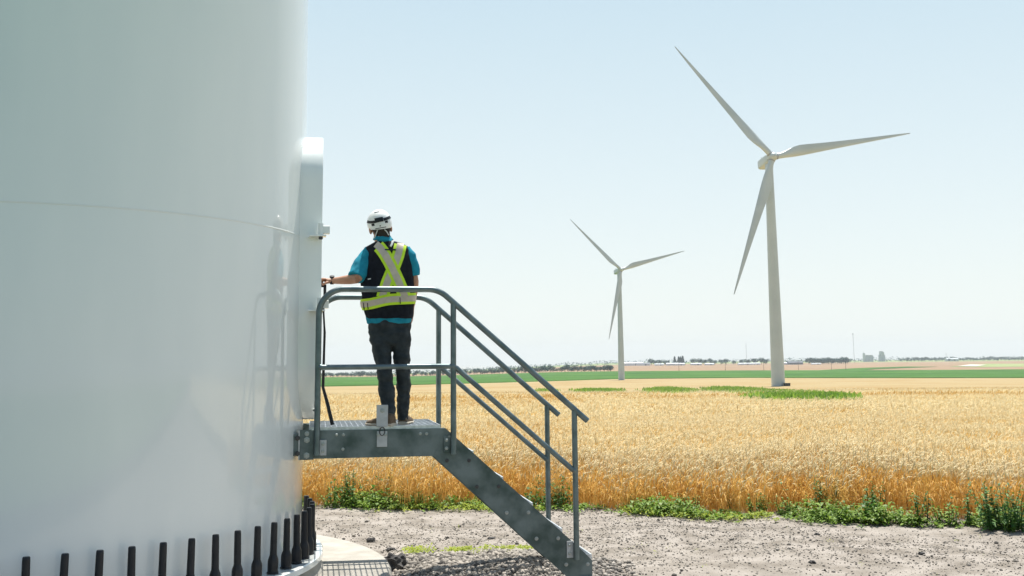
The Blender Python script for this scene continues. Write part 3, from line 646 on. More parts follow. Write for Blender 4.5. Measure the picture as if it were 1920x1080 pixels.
# ------------------------------------------------------------------ wind turbines
def make_turbine(name, base, H0, yaw, phase, RL, label, pitch=0.):
    root = thing(name, tuple(base), label, 'wind turbine', 'distant white wind turbines'); B = np.array(base, float)
    fx = np.array([math.sin(yaw), -math.cos(yaw), 0]); side = np.array([math.cos(yaw), math.sin(yaw), 0]); tl = math.radians(5)
    a = fx * math.cos(tl) + zz * math.sin(tl); up = np.cross(side, a); up = up if up[2] > 0 else -up
    top = H0 - 1.9
    mb = MB(); mb.lathe(B, [(2.33 - .95 * (h / top), h) for h in np.linspace(-1.0, top, 24)], 48); mb.build('tower', 'paint2', root, True)
    MB().lathe(B, [(3.6, -.6), (3.6, .25), (2.6, .3)], 32).build('foundation', 'conc', root, True)
    hub = B + zz * H0 + fx * 4.2
    # nacelle: rounded box loft along the axis
    secs = []
    for d, w, h in ((1.6, 1.0, 1.1), (1.9, 1.45, 1.5), (3.2, 1.65, 1.75), (8, 1.7, 1.85), (11.2, 1.6, 1.75), (12, 1.3, 1.4)):
        c = hub - a * d + zz * .05; secs.append([c + side * w * math.copysign(abs(math.cos(t)) ** .45, math.cos(t)) + up * h * math.copysign(abs(math.sin(t)) ** .45, math.sin(t)) for t in (2 * PI * k / 24 for k in range(24))])
    nc = MB().loft(secs).build('nacelle', 'paint2', root, True)
    MB().box(hub - a * 10.2 + up * 2.2, (1.2, .1, .7), (side, a, up)).build('sensor_mast', 'mast', nc)
    hb = MB().lathe(hub, [(1.05, -1.7), (1.5, -1.4), (1.62, -.6), (1.6, .5), (1.3, 1.3), (.8, 1.9), (.25, 2.2)], 28, ax=a).build('hub', 'paint2', root, True)
    for k in range(3):
        an = phase + k * 2 * PI / 3; e = side * math.cos(an) + up * math.sin(an); c_ = np.cross(a, e); secs = []
        for r, ch, th in ((1.3, 2.1, 2.1), (3., 2.1, 2.1), (5, 2.5, 1.8), (8, 3.5, 1.25), (10.5, 3.8, .95), (14, 3.5, .75), (20, 2.85, .55), (28, 2.2, .4), (36, 1.6, .28), (44, 1.05, .18), (49, .62, .1), (RL - .4, .35, .06), (RL, .08, .03)):
            tw_ = math.radians(13 * max(0, 1 - r / 35) ** 1.3 + 2) + pitch; blend = min(1, max(0, (r - 3) / 6))
            cd = c_ * math.cos(tw_) + a * math.sin(tw_); nd = np.cross(e, cd); ring = []
            for q in range(20):
                t = 2 * PI * q / 20; x = math.cos(t); y = math.sin(t)
                xa = ch * (.5 * x + .18 * blend); ya = th * .5 * y * (1 - blend * .75 * max(0, (x + .2) / 1.2))
                ring.append(hub + e * r + cd * xa + nd * ya - a * (-.00045 * r * r))
            secs.append(ring)
        MB().loft(secs).build('blade', 'paint2', root, True)
        MB().lathe(hub + e * 1.35, [(1.14, 0), (1.2, .05), (1.2, .28), (1.14, .33)], 24, ax=e).build('blade_collar', 'mast', root, True)
    return root, hub, fx
b1 = at(1459.5, 727, 390.7); b1[2] = float(prof(390.7, b1[0])) 
make_turbine('wind_turbine', b1, 80, math.radians(7), math.radians(10), 52, 'larger nearer wind turbine with small dark box at its foot, right of centre', math.radians(2))
b2 = at(1165.5, 714, 811.6); b2[2] = float(prof(811.6, b2[0]))
make_turbine('wind_turbine', b2, 79.3, math.radians(15), math.radians(16), 52, 'smaller farther wind turbine in the middle of the picture', math.radians(2))
# transformer box at the foot of the nearer turbine
tb = at(1476, 727, 388.); tb[2] = float(prof(388., tb[0]))
tt = thing('transformer_box', tuple(tb), 'small dark green cabinet at the foot of the larger turbine', 'cabinet')
M['cab'] = mat('dark_green_cabinet', (.02, .03, .025), .5, 0, .4, (.03, .04, .035), 2.)
mb = MB(); mb.box(tb + zz * .75, (1.9, 1.6, 1.5)); mb.build('cabinet_body', 'cab', tt, bevel=.08); mb = MB(); mb.prism([tb + np.array([-1.05, 0, 1.5]) , tb + np.array([1.05, 0, 1.5]), tb + np.array([1.0, 0, 1.62]), tb + np.array([-1., 0, 1.62])], np.array([0, -.9, 0]), np.array([0, .9, 0])); mb.build('lid', 'cab', tt)

# ------------------------------------------------------------------ far trees, town, poles
def make_tree(x, y, h, w, nl, label, group, cone=False):
    z = float(prof(y, x)); root = thing('tree', (x, y, z), label, 'tree', group)
    c0 = np.array([x, y, z]); mb = MB(); mb.tube([c0 - zz * .3, c0 + zz * h * .35, c0 + zz * h * .7], (h * .03, h * .02, h * .008), 6)
    for k in range(4):
        a = k * 1.6 + random.random(); mb.tube([c0 + zz * h * .32, c0 + zz * h * .6 + np.array([math.cos(a), math.sin(a), 0]) * w * .28], (h * .012, h * .004), 4)
    mb.build('trunk', 'bark', root)
    B = []
    if cone:
        for i in range(nl):
            t = random.random() ** .8; a = random.uniform(0, 2 * PI); r = w * .5 * (1 - t) * random.uniform(.4, 1); B.append((x + r * math.cos(a), y + r * math.sin(a), z + h * (.08 + .92 * t)))
    else:
        blobs = [(random.uniform(-.3, .3) * w, random.uniform(-.3, .3) * w, h * random.uniform(.42, .82), random.uniform(.22, .36) * w) for _ in range(7)]
        for i in range(nl):
            bx, by, bz, br_ = random.choice(blobs); d = Vector((random.gauss(0, 1), random.gauss(0, 1), random.gauss(0, .8))).normalized() * br_ * random.uniform(.55, 1.05)
            B.append((x + bx + d.x, y + by + d.y, z + max(h * .18, bz + d.z)))
    B = np.array(B); n = len(B); D = RNG.normal(0, 1, (n, 3)); Ls = RNG.uniform(.5, 1.1, n) * h * .15
    V, Fi = leaves(B, D, Ls, Ls * .5); npmesh('crown', V, [Fi], 'tree', root); return root
random.seed(11)
protos = []
def put_tree(px, Yd, h, label, group, cone=False):
    v = ray(px, 690); x = v[0] / v[1] * Yd
    key = [p for p in protos if p[1] == cone]
    if len(key) < (3 if cone else 6):
        r = make_tree(x, Yd, 10., 6. if cone else 11., 420, label, group, cone); protos.append((r, cone))
    else: r = copy_tree(random.choice(key)[0])
    s = h / 10.; r.location = (x, Yd, float(prof(Yd, x))); r.scale = (s * random.uniform(.85, 1.3), s, s); r.rotation_euler = (0, 0, random.uniform(0, 6)); tag(r, label, 'tree', group); return r
LG = 'tree in the bluish row along the far edge of the left green field'
p = 606.
while p < 1152:
    f_ = (p - 600) / 550
    put_tree(p, random.uniform(1, 120) + float(np.interp((p - 960) / 2100 * 1700, GE[:, 0], GE[:, 1])), random.uniform(5.5, 10.5) + 2 * f_ * random.random(), LG, 'trees in the row left of the smaller turbine'); p += random.uniform(4.5, 8) if p > 900 else random.uniform(5, 10)
RG = 'dark tree in the dense clump on the horizon right of the larger turbine'
for p in np.arange(1517, 1592, 3.6): put_tree(p, random.uniform(2700, 2800), random.uniform(11, 17), RG, 'trees in the clump right of the larger turbine')
TG = 'hazy tree among the white buildings between the two turbines'
for p in (1222, 1229, 1238, 1247, 1252, 1300, 1312, 1322, 1333, 1340, 1352, 1362, 1376, 1390, 1402, 1415, 1428, 1437): put_tree(p, random.uniform(2850, 2950), random.uniform(11, 17), TG, 'trees among the town buildings')
for p in (1265.5, 1273, 1276.5, 1280.5): put_tree(p, 2900, random.uniform(20, 24), 'tall pointed conifer above the white buildings between the two turbines', 'conifers in the town', True)
for p in np.arange(1690, 1935, 6.5): put_tree(p, random.uniform(3700, 4300), random.uniform(9, 16), 'faint hazy tree in the low line along the far right horizon', 'trees along the right horizon')
for p in list(np.arange(1476, 1516, 6)) : put_tree(p, random.uniform(3500, 3600), random.uniform(6, 9), 'faint low tree on the horizon just right of the larger turbine tower', 'low trees by the larger turbine')
# far hazy woods as one mass
nB = 9000; Xw = RNG.uniform(-2400, 3300, nB); Yw = RNG.uniform(4300, 4700, nB); Hh = 9 + 8 * vnoise(Xw / 35, Xw * 0, 8)
B = np.stack([Xw, Yw, prof(Yw, Xw) + RNG.random(nB) * Hh], 1); Ls = RNG.uniform(3, 7, nB); V, Fi = leaves(B, RNG.normal(0, 1, (nB, 3)), Ls, Ls * .5)
tag(npmesh('distant_woods', V, [Fi], 'tree'), kind='stuff')

def shed(px, Yd, w, d, h, label, m='shed', rm='shedroof', cat='building'):
    v = ray(px, 685); x = v[0] / v[1] * Yd; z = float(prof(Yd, x)); root = thing('shed', (x, Yd, z), label, cat)
    c = np.array([x, Yd, z]); MB().box(c + zz * h * .33, (w, d, h * .72)).build('wall', m, root)
    rf = MB().prism([c + np.array([-w * .52, -d * .54, h * .69]), c + np.array([-w * .52, 0, h]), c + np.array([-w * .52, d * .54, h * .69])], np.zeros(3), np.array([w * 1.04, 0, 0])).build('roof', rm, root)
    MB().box(c + np.array([w * .15, -d * .5, h * .28]), (w * .12, .3, h * .5)).build('door', 'slate', root); return root
shed(1187, 2900, 50, 24, 9, 'long white shed directly right of the smaller turbine tower')
shed(1206, 2850, 34, 20, 7, 'low white shed with greyish roof, second from the smaller turbine', rm='slate')
shed(1236, 2800, 22, 14, 5, 'small white building partly behind trees right of the two long sheds')
shed(1262, 2780, 34, 16, 6.5, 'white building left of the tall conifers')
shed(1274, 2760, 24, 14, 6, 'white house directly below the tall conifers')
shed(1305, 2790, 26, 15, 5.5, 'small pale building just right of the tall conifers')
shed(1330, 2770, 22, 14, 5, 'tiny white building midway between conifers and the larger turbine')
shed(1397, 2750, 34, 15, 5, 'low white building left of the larger turbine tower')
shed(1418, 2780, 18, 12, 5, 'tiny pale building close left of the larger turbine tower')
shed(1476, 2700, 26, 16, 6, 'white shed close right of the larger turbine tower')
shed(1491, 2690, 34, 16, 7.5, 'dark bluish long shed left of the tree clump', 'slate', 'slate')
shed(1530, 2640, 22, 10, 3.5, 'low white roof in front of the dark tree clump')
shed(1785, 3900, 40, 24, 11, 'faint grey industrial building far right on the horizon', 'silo', 'silo')
# grain elevators
def elevator(px, Yd, label, kind):
    v = ray(px, 680); x = v[0] / v[1] * Yd; z = float(prof(Yd, x)); c = np.array([x, Yd, z]); root = thing('grain_elevator', tuple(c), label, 'grain elevator')
    if kind == 0:
        mb = MB()
        for k in range(6): mb.lathe(c + np.array([-7 + k * 5.2, 0, 0]), [(2.8, 0), (2.8, 21), (2.4, 21.6)], 16)
        mb.build('silo_row', 'silo', root, True); MB().box(c + np.array([6, 0, 23]), (26, 5, 2.6)).build('gallery', 'silo', root)
        hd = MB().box(c + np.array([-12.5, 0, 15]), (7, 8, 30)).build('head_house', 'silo', root); MB().box(c + np.array([-12.5, 0, 31.5]), (3.5, 5, 3.2)).build('penthouse', 'silo', hd)
    else:
        mb = MB()
        for k in range(4): mb.lathe(c + np.array([-9.6 + k * 6.4, 0, 0]), [(3.3, 0), (3.3, 25), (2.9, 25.6)], 16)
        mb.build('silo_row', 'silo', root, True); hd = MB().box(c + np.array([0, 0, 31]), (17, 8, 11)).build('head_house', 'silo', root); MB().box(c + np.array([-2, 0, 37.5]), (11, 6, 2.4)).build('penthouse', 'silo', hd)
    return root
elevator(1627, 4100, 'grain elevator with narrow tower at its left end, left of the two on the horizon', 0)
elevator(1654, 4300, 'grain elevator with stepped blocky top, right of the pair on the horizon', 1)
def lattice(px, Yd, h, label, cat='mast', pod=True):
    v = ray(px, 680); x = v[0] / v[1] * Yd; z = float(prof(Yd, x)); c = np.array([x, Yd, z]); root = thing('radio_mast', tuple(c), label, cat)
    mb = MB(); w = .7; leg = [np.array([w, -w * .6, 0]), np.array([-w, -w * .6, 0]), np.array([0, w, 0])]
    for l in leg: mb.tube([c + l, c + l + zz * h], .13, 4)
    nn = int(h / 3)
    for k in range(nn):
        for i in range(3): mb.tube([c + leg[i] + zz * h * k / nn, c + leg[(i + 1) % 3] + zz * h * (k + 1) / nn], .07, 3)
    mb.build('lattice', 'mast', root)
    if pod: MB().lathe(c + zz * (h - 2), [(.6, 0), (1.8, .4), (1.8, 2.6), (.5, 3)], 10).build('antenna', 'mast', root)
    else: MB().lathe(c + zz * h * .35, [(.6, 0), (1.3, .3), (1.3, 1.6), (.5, 2)], 10).build('antenna', 'mast', root)
    return root
lattice(1602, 3200, 82, 'tall thin mast with dark top standing left of the grain elevators')
lattice(1400, 3600, 66, 'faint thin mast just left of the larger turbine tower', pod=False)
lattice(1775, 4000, 26, 'short faint mast beside the far right industrial building')
UP = 'thin wooden utility pole at the near edge of the tan stubble field'
pole0 = None
for px, Yd, h in ((1273, 1560, 13), (1360, 1560, 12.5), (1432, 1550, 12), (1497, 1530, 12), (1559, 1500, 12), (1586, 1490, 12)):
    v = ray(px, 690); x = v[0] / v[1] * Yd; z = float(prof(Yd, x))
    if pole0 is None:
        c = np.array([x, Yd, z]); pole0 = thing('utility_pole', tuple(c), UP, 'utility pole', 'utility poles along the stubble field')
        MB().tube([c - zz * .5, c + zz * 12], (.26, .17), 6).build('pole', 'wood', pole0); MB().box(c + zz * 11.2, (3.2, .2, .25)).build('crossarm', 'wood', pole0); MB().lathe(c + np.array([.5, 0, 9.2]), [(.2, 0), (.4, .1), (.4, 1.2), (.2, 1.3)], 8).build('transformer', 'mast', pole0); r = pole0
    else: r = copy_tree(pole0); r.location = (x, Yd, z)
    tag(r, UP, 'utility pole', 'utility poles along the stubble field')

# ------------------------------------------------------------------ person on the platform
PZ0 = 1.303
pr = thing('person', (float(at(737, 795, 8.95)[0]), 8.95, PZ0), 'person from behind in white helmet, black vest with lime crossed straps, hand at the door', 'person')
def ringpx(xl, xr, y, Yc, ry, n=28, e=.85, yaw=0.):
    a = at(xl, y, Yc); b = at(xr, y, Yc); c = (a + b) / 2; rx = (b[0] - a[0]) / 2; out = []
    for k in range(n):
        t = 2 * PI * k / n; x = rx * math.copysign(abs(math.cos(t)) ** e, math.cos(t)); yy = ry * math.copysign(abs(math.sin(t)) ** e, math.sin(t))
        out.append(c + np.array([x * math.cos(yaw) - yy * math.sin(yaw), x * math.sin(yaw) + yy * math.cos(yaw), 0]))
    return out
def organic(name, mb, m, parent, voxel=.006, it=4, wr=0., ws=(10, 10, 18), sf=.6):
    me = bpy.data.meshes.new('tmp'); me.from_pydata(mb.v, [], mb.f); me.update()
    b = bmesh.new(); b.from_mesh(me); bmesh.ops.recalc_face_normals(b, faces=b.faces); b.to_mesh(me); b.free()
    o = bpy.data.objects.new('tmp', me); COL.objects.link(o); r = o.modifiers.new('r', 'REMESH'); r.mode = 'VOXEL'; r.voxel_size = voxel
    s = o.modifiers.new('s', 'SMOOTH'); s.factor = sf; s.iterations = it
    dg = bpy.context.evaluated_depsgraph_get(); me2 = bpy.data.meshes.new_from_object(o.evaluated_get(dg)); bpy.data.objects.remove(o)
    n = len(me2.vertices); co = np.zeros(n * 3, np.float32); me2.vertices.foreach_get('co', co); co = co.reshape(-1, 3)
    if wr:
        no = np.zeros(n * 3, np.float32); me2.vertex_normals.foreach_get('vector', no); no = no.reshape(-1, 3)
        d = np.array([noise.noise(Vector((c[0] * ws[0], c[1] * ws[1], c[2] * ws[2]))) + .5 * noise.noise(Vector((c[0] * ws[0] * 2.3 + 9, c[1] * ws[1] * 2.3, (c[2] + .4 * c[0]) * ws[2] * 2.1))) for c in co], np.float32)
        co = co + no * (d * wr)[:, None]
    bv = co.copy(); polys = [tuple(p.vertices) for p in me2.polygons]
    me2.vertices.foreach_set('co', (co - np.array(wloc(parent), np.float32)).ravel()); me2.update(); me2.materials.clear()
    ob = link(name, me2, m, parent, True); return ob, BVHTree.FromPolygons([tuple(c) for c in bv.tolist()], polys)
def T(mb, pts, r, n=14): mb.tube(pts, r, n, side=(0, 1, .02)); return mb
YB = 9.0
# body: head, neck, trunk, arms with hands, legs - one continuous surface
b = MB()
hc = at(712, 421, 9.01)
def ell(mb, c, r, n=20, m_=12, R=None):
    secs = []
    for i in range(m_ + 1):
        ph = PI * (i + .02) / (m_ + .04); rg = []
        for k in range(n):
            t = 2 * PI * k / n; p = np.array([r[0] * math.sin(ph) * math.cos(t), r[1] * math.sin(ph) * math.sin(t), r[2] * math.cos(ph)]); rg.append(np.array(c) + (p if R is None else R @ p))
        secs.append(rg)
    mb.loft(secs)
ya = math.radians(18); ti = math.radians(-9)
Rz = np.array([[math.cos(ya), -math.sin(ya), 0], [math.sin(ya), math.cos(ya), 0], [0, 0, 1]]); Ry = np.array([[math.cos(ti), 0, math.sin(ti)], [0, 1, 0], [-math.sin(ti), 0, math.cos(ti)]])
HR = Ry @ Rz                                           # head turned a little to the left and tilted
def hp(x, y, z): return hc + HR @ np.array([x, y, z])
ell(b, hc, (.074, .094, .105), R=HR); ell(b, hp(0, .035, -.055), (.056, .062, .062), R=HR)      # skull, jaw
ell(b, hp(0, .098, -.025), (.012, .018, .022), 10, 8, HR); ell(b, hp(0, .088, -.078), (.022, .010, .008), 10, 8, HR); ell(b, hp(0, .082, -.105), (.024, .02, .016), 10, 8, HR)
for s_ in (-1, 1): ell(b, hp(s_ * .084, -.006, -.040), (.013, .020, .034), 10, 8, HR); ell(b, hp(s_ * .03, .086, .012), (.018, .010, .008), 10, 8, HR)
T(b, [at(713, 430, 9.0), at(716, 447, 9.0), at(722, 462, 9.0)], [(.060, .060), (.062, .064), (.085, .06)])
b.loft([ringpx(702, 760, 620, YB, .08), ringpx(696, 760, 560, YB, .08), ringpx(696, 758, 520, YB, .085), ringpx(700, 754, 480, YB, .07), ringpx(706, 744, 462, YB, .05)])
T(b, [at(694, 474, 9.0), at(682, 498, 8.93), at(670, 522, 8.86)], [.040, .038, .038])
T(b, [at(670, 522, 8.86), at(656, 524, 8.89), at(640, 525.5, 8.93), at(625, 526.5, 8.97)], [(.040, .040), (.039, .038), (.032, .031), (.025, .022)])
# left hand closed round the handle
wr_ = at(625, 526.5, 8.97); pc = at(614, 526, 8.965)
T(b, [wr_, at(619, 526, 8.965), pc, at(610, 526, 8.955)], [(.022, .025), (.020, .034), (.018, .040), (.014, .036)], 12)
for k, (dy, ln) in enumerate(((-.026, .9), (-.009, 1.), (.009, .95), (.026, .8))):
    k0 = at(610.5, 523.5, 8.955) + np.array([0, dy, .004 - abs(dy) * .2]); 
    T(b, [k0, k0 + np.array([-.026 * ln, 0, .002]), k0 + np.array([-.040 * ln, -.002, -.018]), k0 + np.array([-.030 * ln, -.004, -.038]), k0 + np.array([-.012, -.004, -.044])], [.0095, .009, .0085, .008, .007], 8)
th0 = at(617, 529, 8.94); T(b, [th0, th0 + np.array([-.018, -.018, -.006]), th0 + np.array([-.036, -.022, -.014]), th0 + np.array([-.050, -.014, -.026])], [.013, .011, .0095, .008], 8)
# right arm hanging, forearm slightly forward
T(b, [at(765, 472, 9.0), at(771, 496, 9.0), at(777, 524, 9.01), at(777, 528, 9.01)], [.034, .034, .033, .033])
T(b, [at(777, 526, 9.01), at(776.5, 540, 9.05), at(775, 556, 9.10), at(773, 572, 9.15)], [.036, .034, .029, .023])
w2 = at(773, 572, 9.15); T(b, [w2, w2 + np.array([-.002, .015, -.03]), w2 + np.array([-.004, .028, -.075]), w2 + np.array([-.004, .032, -.095])], [(.020, .024), (.017, .036), (.015, .040), (.012, .036)], 12)
for k, (dy, ln) in enumerate(((-.027, .8), (-.009, .95), (.009, 1.), (.027, .92))):
    k0 = w2 + np.array([-.004, .030 + dy, -.092]); T(b, [k0, k0 + np.array([-.004, .004, -.034 * ln]), k0 + np.array([-.014, .006, -.058 * ln]), k0 + np.array([-.026, .004, -.074 * ln])], [.0092, .0088, .008, .007], 8)
t0_ = w2 + np.array([-.006, .050, -.035]); T(b, [t0_, t0_ + np.array([-.012, .02, -.022]), t0_ + np.array([-.016, .026, -.05])], [.012, .010, .008], 8)
T(b, [at(715, 630, 9.0), at(722, 690, 8.95), at(729, 742, 8.89), at(733, 788, 8.88)], [.055, .045, .038, .032])
T(b, [at(752, 630, 9.0), at(755, 700, 9.03), at(756, 745, 9.05), at(755, 788, 9.06)], [.055, .045, .038, .032])
body, _ = organic('body', b, 'skin', pr, .0048, 3)
# hair
b = MB(); ell(b, hp(0, -.012, -.012), (.080, .092, .098), R=HR); T(b, [hp(0, -.055, -.05), hp(0, -.046, -.098), hp(0, -.036, -.118)], [(.066, .036), (.060, .032), (.052, .026)], 14)
hair, hairbv = organic('hair', b, 'hair', pr, .005, 2, .002, (60, 60, 30))
hv = hair.data
bm_ = bmesh.new(); bm_.from_mesh(hv)
off = Vector(wloc(pr)); HRm = Matrix(HR.tolist()); 
dl = [v for v in bm_.verts if (lambda l: l.y > .045 or (abs(l.x) > .062 and l.y > -.03 and l.z < .0))(HRm.inverted() @ (v.co + off - Vector(hc)))]
bmesh.ops.delete(bm_, geom=dl, context='VERTS'); bm_.to_mesh(hv); bm_.free()
# shirt
b = MB(); b.loft([ringpx(688, 771, 607, YB, .118), ringpx(686, 772, 596, YB, .118), ringpx(684, 771, 570, YB, .11), ringpx(684, 770, 500, YB, .108), ringpx(690, 766, 470, YB, .085), ringpx(702, 744, 455, YB, .06)])
T(b, [at(696, 470, 9.0), at(686, 485, 8.98), at(676, 503, 8.93), at(667, 521, 8.875)], [.056, .072, .072, .068])
T(b, [at(758, 468, 9.0), at(768, 482, 9.0), at(775, 500, 9.0), at(777.5, 517, 9.005)], [.054, .055, .050, .047])
T(b, [at(721, 456, 9.0), at(719, 450, 9.0), at(717, 443.5, 9.0)], [(.080, .076), (.070, .070), (.063, .064)])
organic('shirt', b, 'shirt', pr, .0055, 2, .0075, (13, 13, 11))
b = MB(); cs = []
for (x, y, rx, ry, dz) in ((717, 445, .068, .068, .0), (718.5, 452, .085, .082, .0)):
    c = at(x, y, 9.0); cs.append([c + np.array([rx * math.cos(t), ry * math.sin(t), .010 * -math.cos(t) * .8]) for t in (2 * PI * k / 30 for k in range(30))])
b.loft(cs); organic('collar', b, 'shirt', pr, .004, 2, .002, (20, 20, 20))
# trousers
b = MB(); b.loft([ringpx(690, 771, 598, YB, .108), ringpx(691, 770, 612, YB, .112), ringpx(693, 770, 630, YB, .112), ringpx(695, 770, 645, YB, .10), ringpx(702, 766, 650, YB, .07)])
def leg(rows, yc):
    b.loft([ringpx(l, r, y, Yc, ry, 22, .95) for (l, r, y, Yc, ry) in rows])
leg([(694, 737, 622, 9.0, .10), (695, 736, 642, 8.99, .095), (700, 733.5, 665, 8.97, .088), (706, 734, 690, 8.95, .078), (709, 737, 712, 8.93, .074), (712, 740.5, 740, 8.90, .07), (717, 742, 765, 8.88, .066), (721, 743, 786, 8.87, .064), (722, 742.5, 790, 8.87, .062)], 0)
leg([(730, 770, 622, 9.0, .10), (735, 769.5, 642, 9.0, .096), (738, 768.5, 665, 9.01, .09), (741, 769.5, 695, 9.03, .08), (743, 770, 712, 9.04, .078), (744, 769, 740, 9.05, .072), (744.5, 767, 765, 9.06, .067), (745, 765, 784, 9.07, .064), (745, 764.5, 787, 9.07, .062)], 0)
tr, _ = organic('trousers', b, 'pants', pr, .006, 2, .0135, (8, 8, 15))
# shoes
for nm, heel, dv in (('shoe', (736, 796, 8.80), (-.80, .60)), ('shoe', (754.5, 793, 9.03), (.12, .99))):
    h0 = at(*heel); h0[2] = PZ0; d = np.array([dv[0], dv[1], 0.]); d /= np.linalg.norm(d); sd = np.array([-d[1], d[0], 0])
    rows = [(-.012, .030, .030, .072), (.0, .036, .036, .085), (.05, .039, .040, .088), (.10, .040, .036, .062), (.17, .047, .030, .046), (.225, .045, .024, .034), (.262, .030, .016, .022)]
    secs = []
    for (q, w, _, h) in rows:
        c = h0 + d * q; secs.append([c + sd * w * math.copysign(abs(math.cos(t)) ** .7, math.cos(t)) + zz * (.012 + h * max(0, math.sin(t)) ** .8) for t in (2 * PI * k / 20 for k in range(20))])
    b = MB(); b.loft(secs); sh, _ = organic('shoe', b, 'shoe', pr, .005, 2)
    b = MB(); b.loft([[h0 + d * q + sd * (w + .004) * math.copysign(abs(math.cos(t)) ** .6, math.cos(t)) + zz * (.012 + .013 * math.sin(t)) for t in (2 * PI * k / 16 for k in range(16))] for (q, w, _, h) in rows])
    b.build('sole', 'sole', sh, True)
# vest
b = MB(); b.loft([ringpx(688, 774, 598, YB, .128), ringpx(684, 776, 588, YB, .128), ringpx(680, 776.5, 572, YB, .126), ringpx(677.5, 777, 550, YB, .124), ringpx(675.5, 776.5, 526, YB, .125), ringpx(679, 775.5, 500, YB, .124), ringpx(683, 773, 482, YB, .116), ringpx(683, 770, 470, YB, .104), ringpx(686, 766, 463, YB, .09), ringpx(695, 757, 457.5, YB, .078), ringpx(703, 742, 453.5, YB, .07)])
vest, vbv = organic('vest', b, 'vest', pr, .006, 2, .006, (11, 11, 7))
def decal(name, path, w, m, par, bv, lift=.004, nx=6, sub=6, rel=None):
    """band of cloth laid on a surface; path and widths given where it is seen from behind"""
    P = [np.array(p, float) for p in path]; D = [P[0]]
    for a, c in zip(P[:-1], P[1:]): D += [a + (c - a) * t for t in np.linspace(0, 1, sub + 1)[1:]]
    for _ in range(3): D = [D[0]] + [(D[i - 1] + 2 * D[i] + D[i + 1]) / 4 for i in range(1, len(D) - 1)] + [D[-1]]
    W_ = np.interp(np.linspace(0, 1, len(D)), np.linspace(0, 1, len(w)) if hasattr(w, '__len__') else [0, 1], w if hasattr(w, '__len__') else [w, w]); rows = []
    for i, p in enumerate(D):
        d = D[min(i + 1, len(D) - 1)] - D[max(i - 1, 0)]; d /= np.linalg.norm(d) + 1e-9; nn = np.array([-d[1], d[0]]); row = []; ok = True
        for t in np.linspace(-.5, .5, nx):
            q = p + nn * W_[i] * t; r = ray(*q); r = r / np.linalg.norm(r); hit, no, _, _ = bv.ray_cast(Vector(EY), Vector(r))
            if hit is None or hit.y > 9.6: ok = False; break
            no = -no if no.dot(Vector(r)) > 0 else no; row.append((np.array(hit) + np.array(no) * lift, np.array(hit) - np.array(no) * .002))
        if ok: rows.append(row)
    if len(rows) < 2: print('decal lost', name); return None
    V = []; F_ = []; n = nx + 2
    for row in rows: V += [row[0][1]] + [q[0] for q in row] + [row[-1][1]]
    for i in range(len(rows) - 1):
        for k in range(n - 1): a = i * n + k; F_.append((a, a + 1, a + n + 1, a + n))
    for i in (0, len(rows) - 1): base = len(V); V += [q[1] for q in rows[i]]; F_ += [(i * n + 1 + k, i * n + 2 + k, base + k + 1, base + k) for k in range(nx - 1)]
    mb = MB(); mb.add(V, F_); o = mb.build(name, m, par, True); return o
x1 = [(699, 453.5), (712, 464), (723, 479), (734, 499), (745, 523), (755, 547), (759, 558)]
x2 = [(752, 453), (750, 462), (746, 481), (738, 502), (728, 524), (720, 547), (717, 558)]
for pth, lf_ in ((x2, .004), (x1, .0085)):
    s2 = decal('crossed_strap', pth, (23, 23), 'lime', vest, vbv, lf_, 8)
    if s2: decal('reflective_tape', pth, (12.5, 12.5), 'reflect', s2, vbv, lf_ + .003, 6)
# belt ring
ax_c = at(727, 565, 9.0)
def ringband(name, m, par, off_, h, n=72):
    V = []; F_ = []
    for k in range(n):
        t = 2 * PI * k / n; d = np.array([math.cos(t), math.sin(t), 0]); zc = at(727, 565.5, 9.0)[2] + .024 * math.cos(t) + .004 * math.sin(3 * t)
        for i, dz in enumerate((-h / 2, -h / 2, -h / 6, h / 6, h / 2, h / 2)):
            o_ = np.array([ax_c[0], ax_c[1], zc + dz]) + d * .6; hit, no, _, _ = vbv.ray_cast(Vector(o_), Vector(-d)); r = (np.array(hit) if hit else o_ - d * .4) + d * (off_ if i not in (0, 5) else -.002); V.append(r)
    for k in range(n):
        a = k * 6; c = ((k + 1) % n) * 6; F_ += [(a + i, c + i, c + i + 1, a + i + 1) for i in range(5)]
    mb = MB(); mb.add(V, F_); return mb.build(name, m, par, True)
bl = ringband('belt_band', 'lime', vest, .012, .088); ringband('reflective_tape', 'reflect', bl, .015, .047)
for xx in (684, 691, 749): decal('seam_line', [(xx, 568 if xx < 700 else 558), (xx + 1, 580 if xx < 700 else 570)], 1.0, 'black', bl, vbv, .0165, 2)
decal('shoulder_tape', [(753, 454), (764, 461), (768, 470)], 5, 'reflect', vest, vbv, .004, 3)
decal('shoulder_tape', [(692, 458), (684, 464), (680, 470)], 5, 'reflect', vest, vbv, .004, 3)
decal('size_tag', [(736.5, 451), (735, 458), (732.5, 463)], (4, 3.5, 3), 'webbing', vest, vbv, .012, 3)
decal('strap_clip', [(722, 469), (742, 469)], 2.2, 'black', vest, vbv, .013, 3)
decal('small_label', [(690, 523.5), (695.5, 522.5)], 2, 'webbing', vest, vbv, .004, 3)
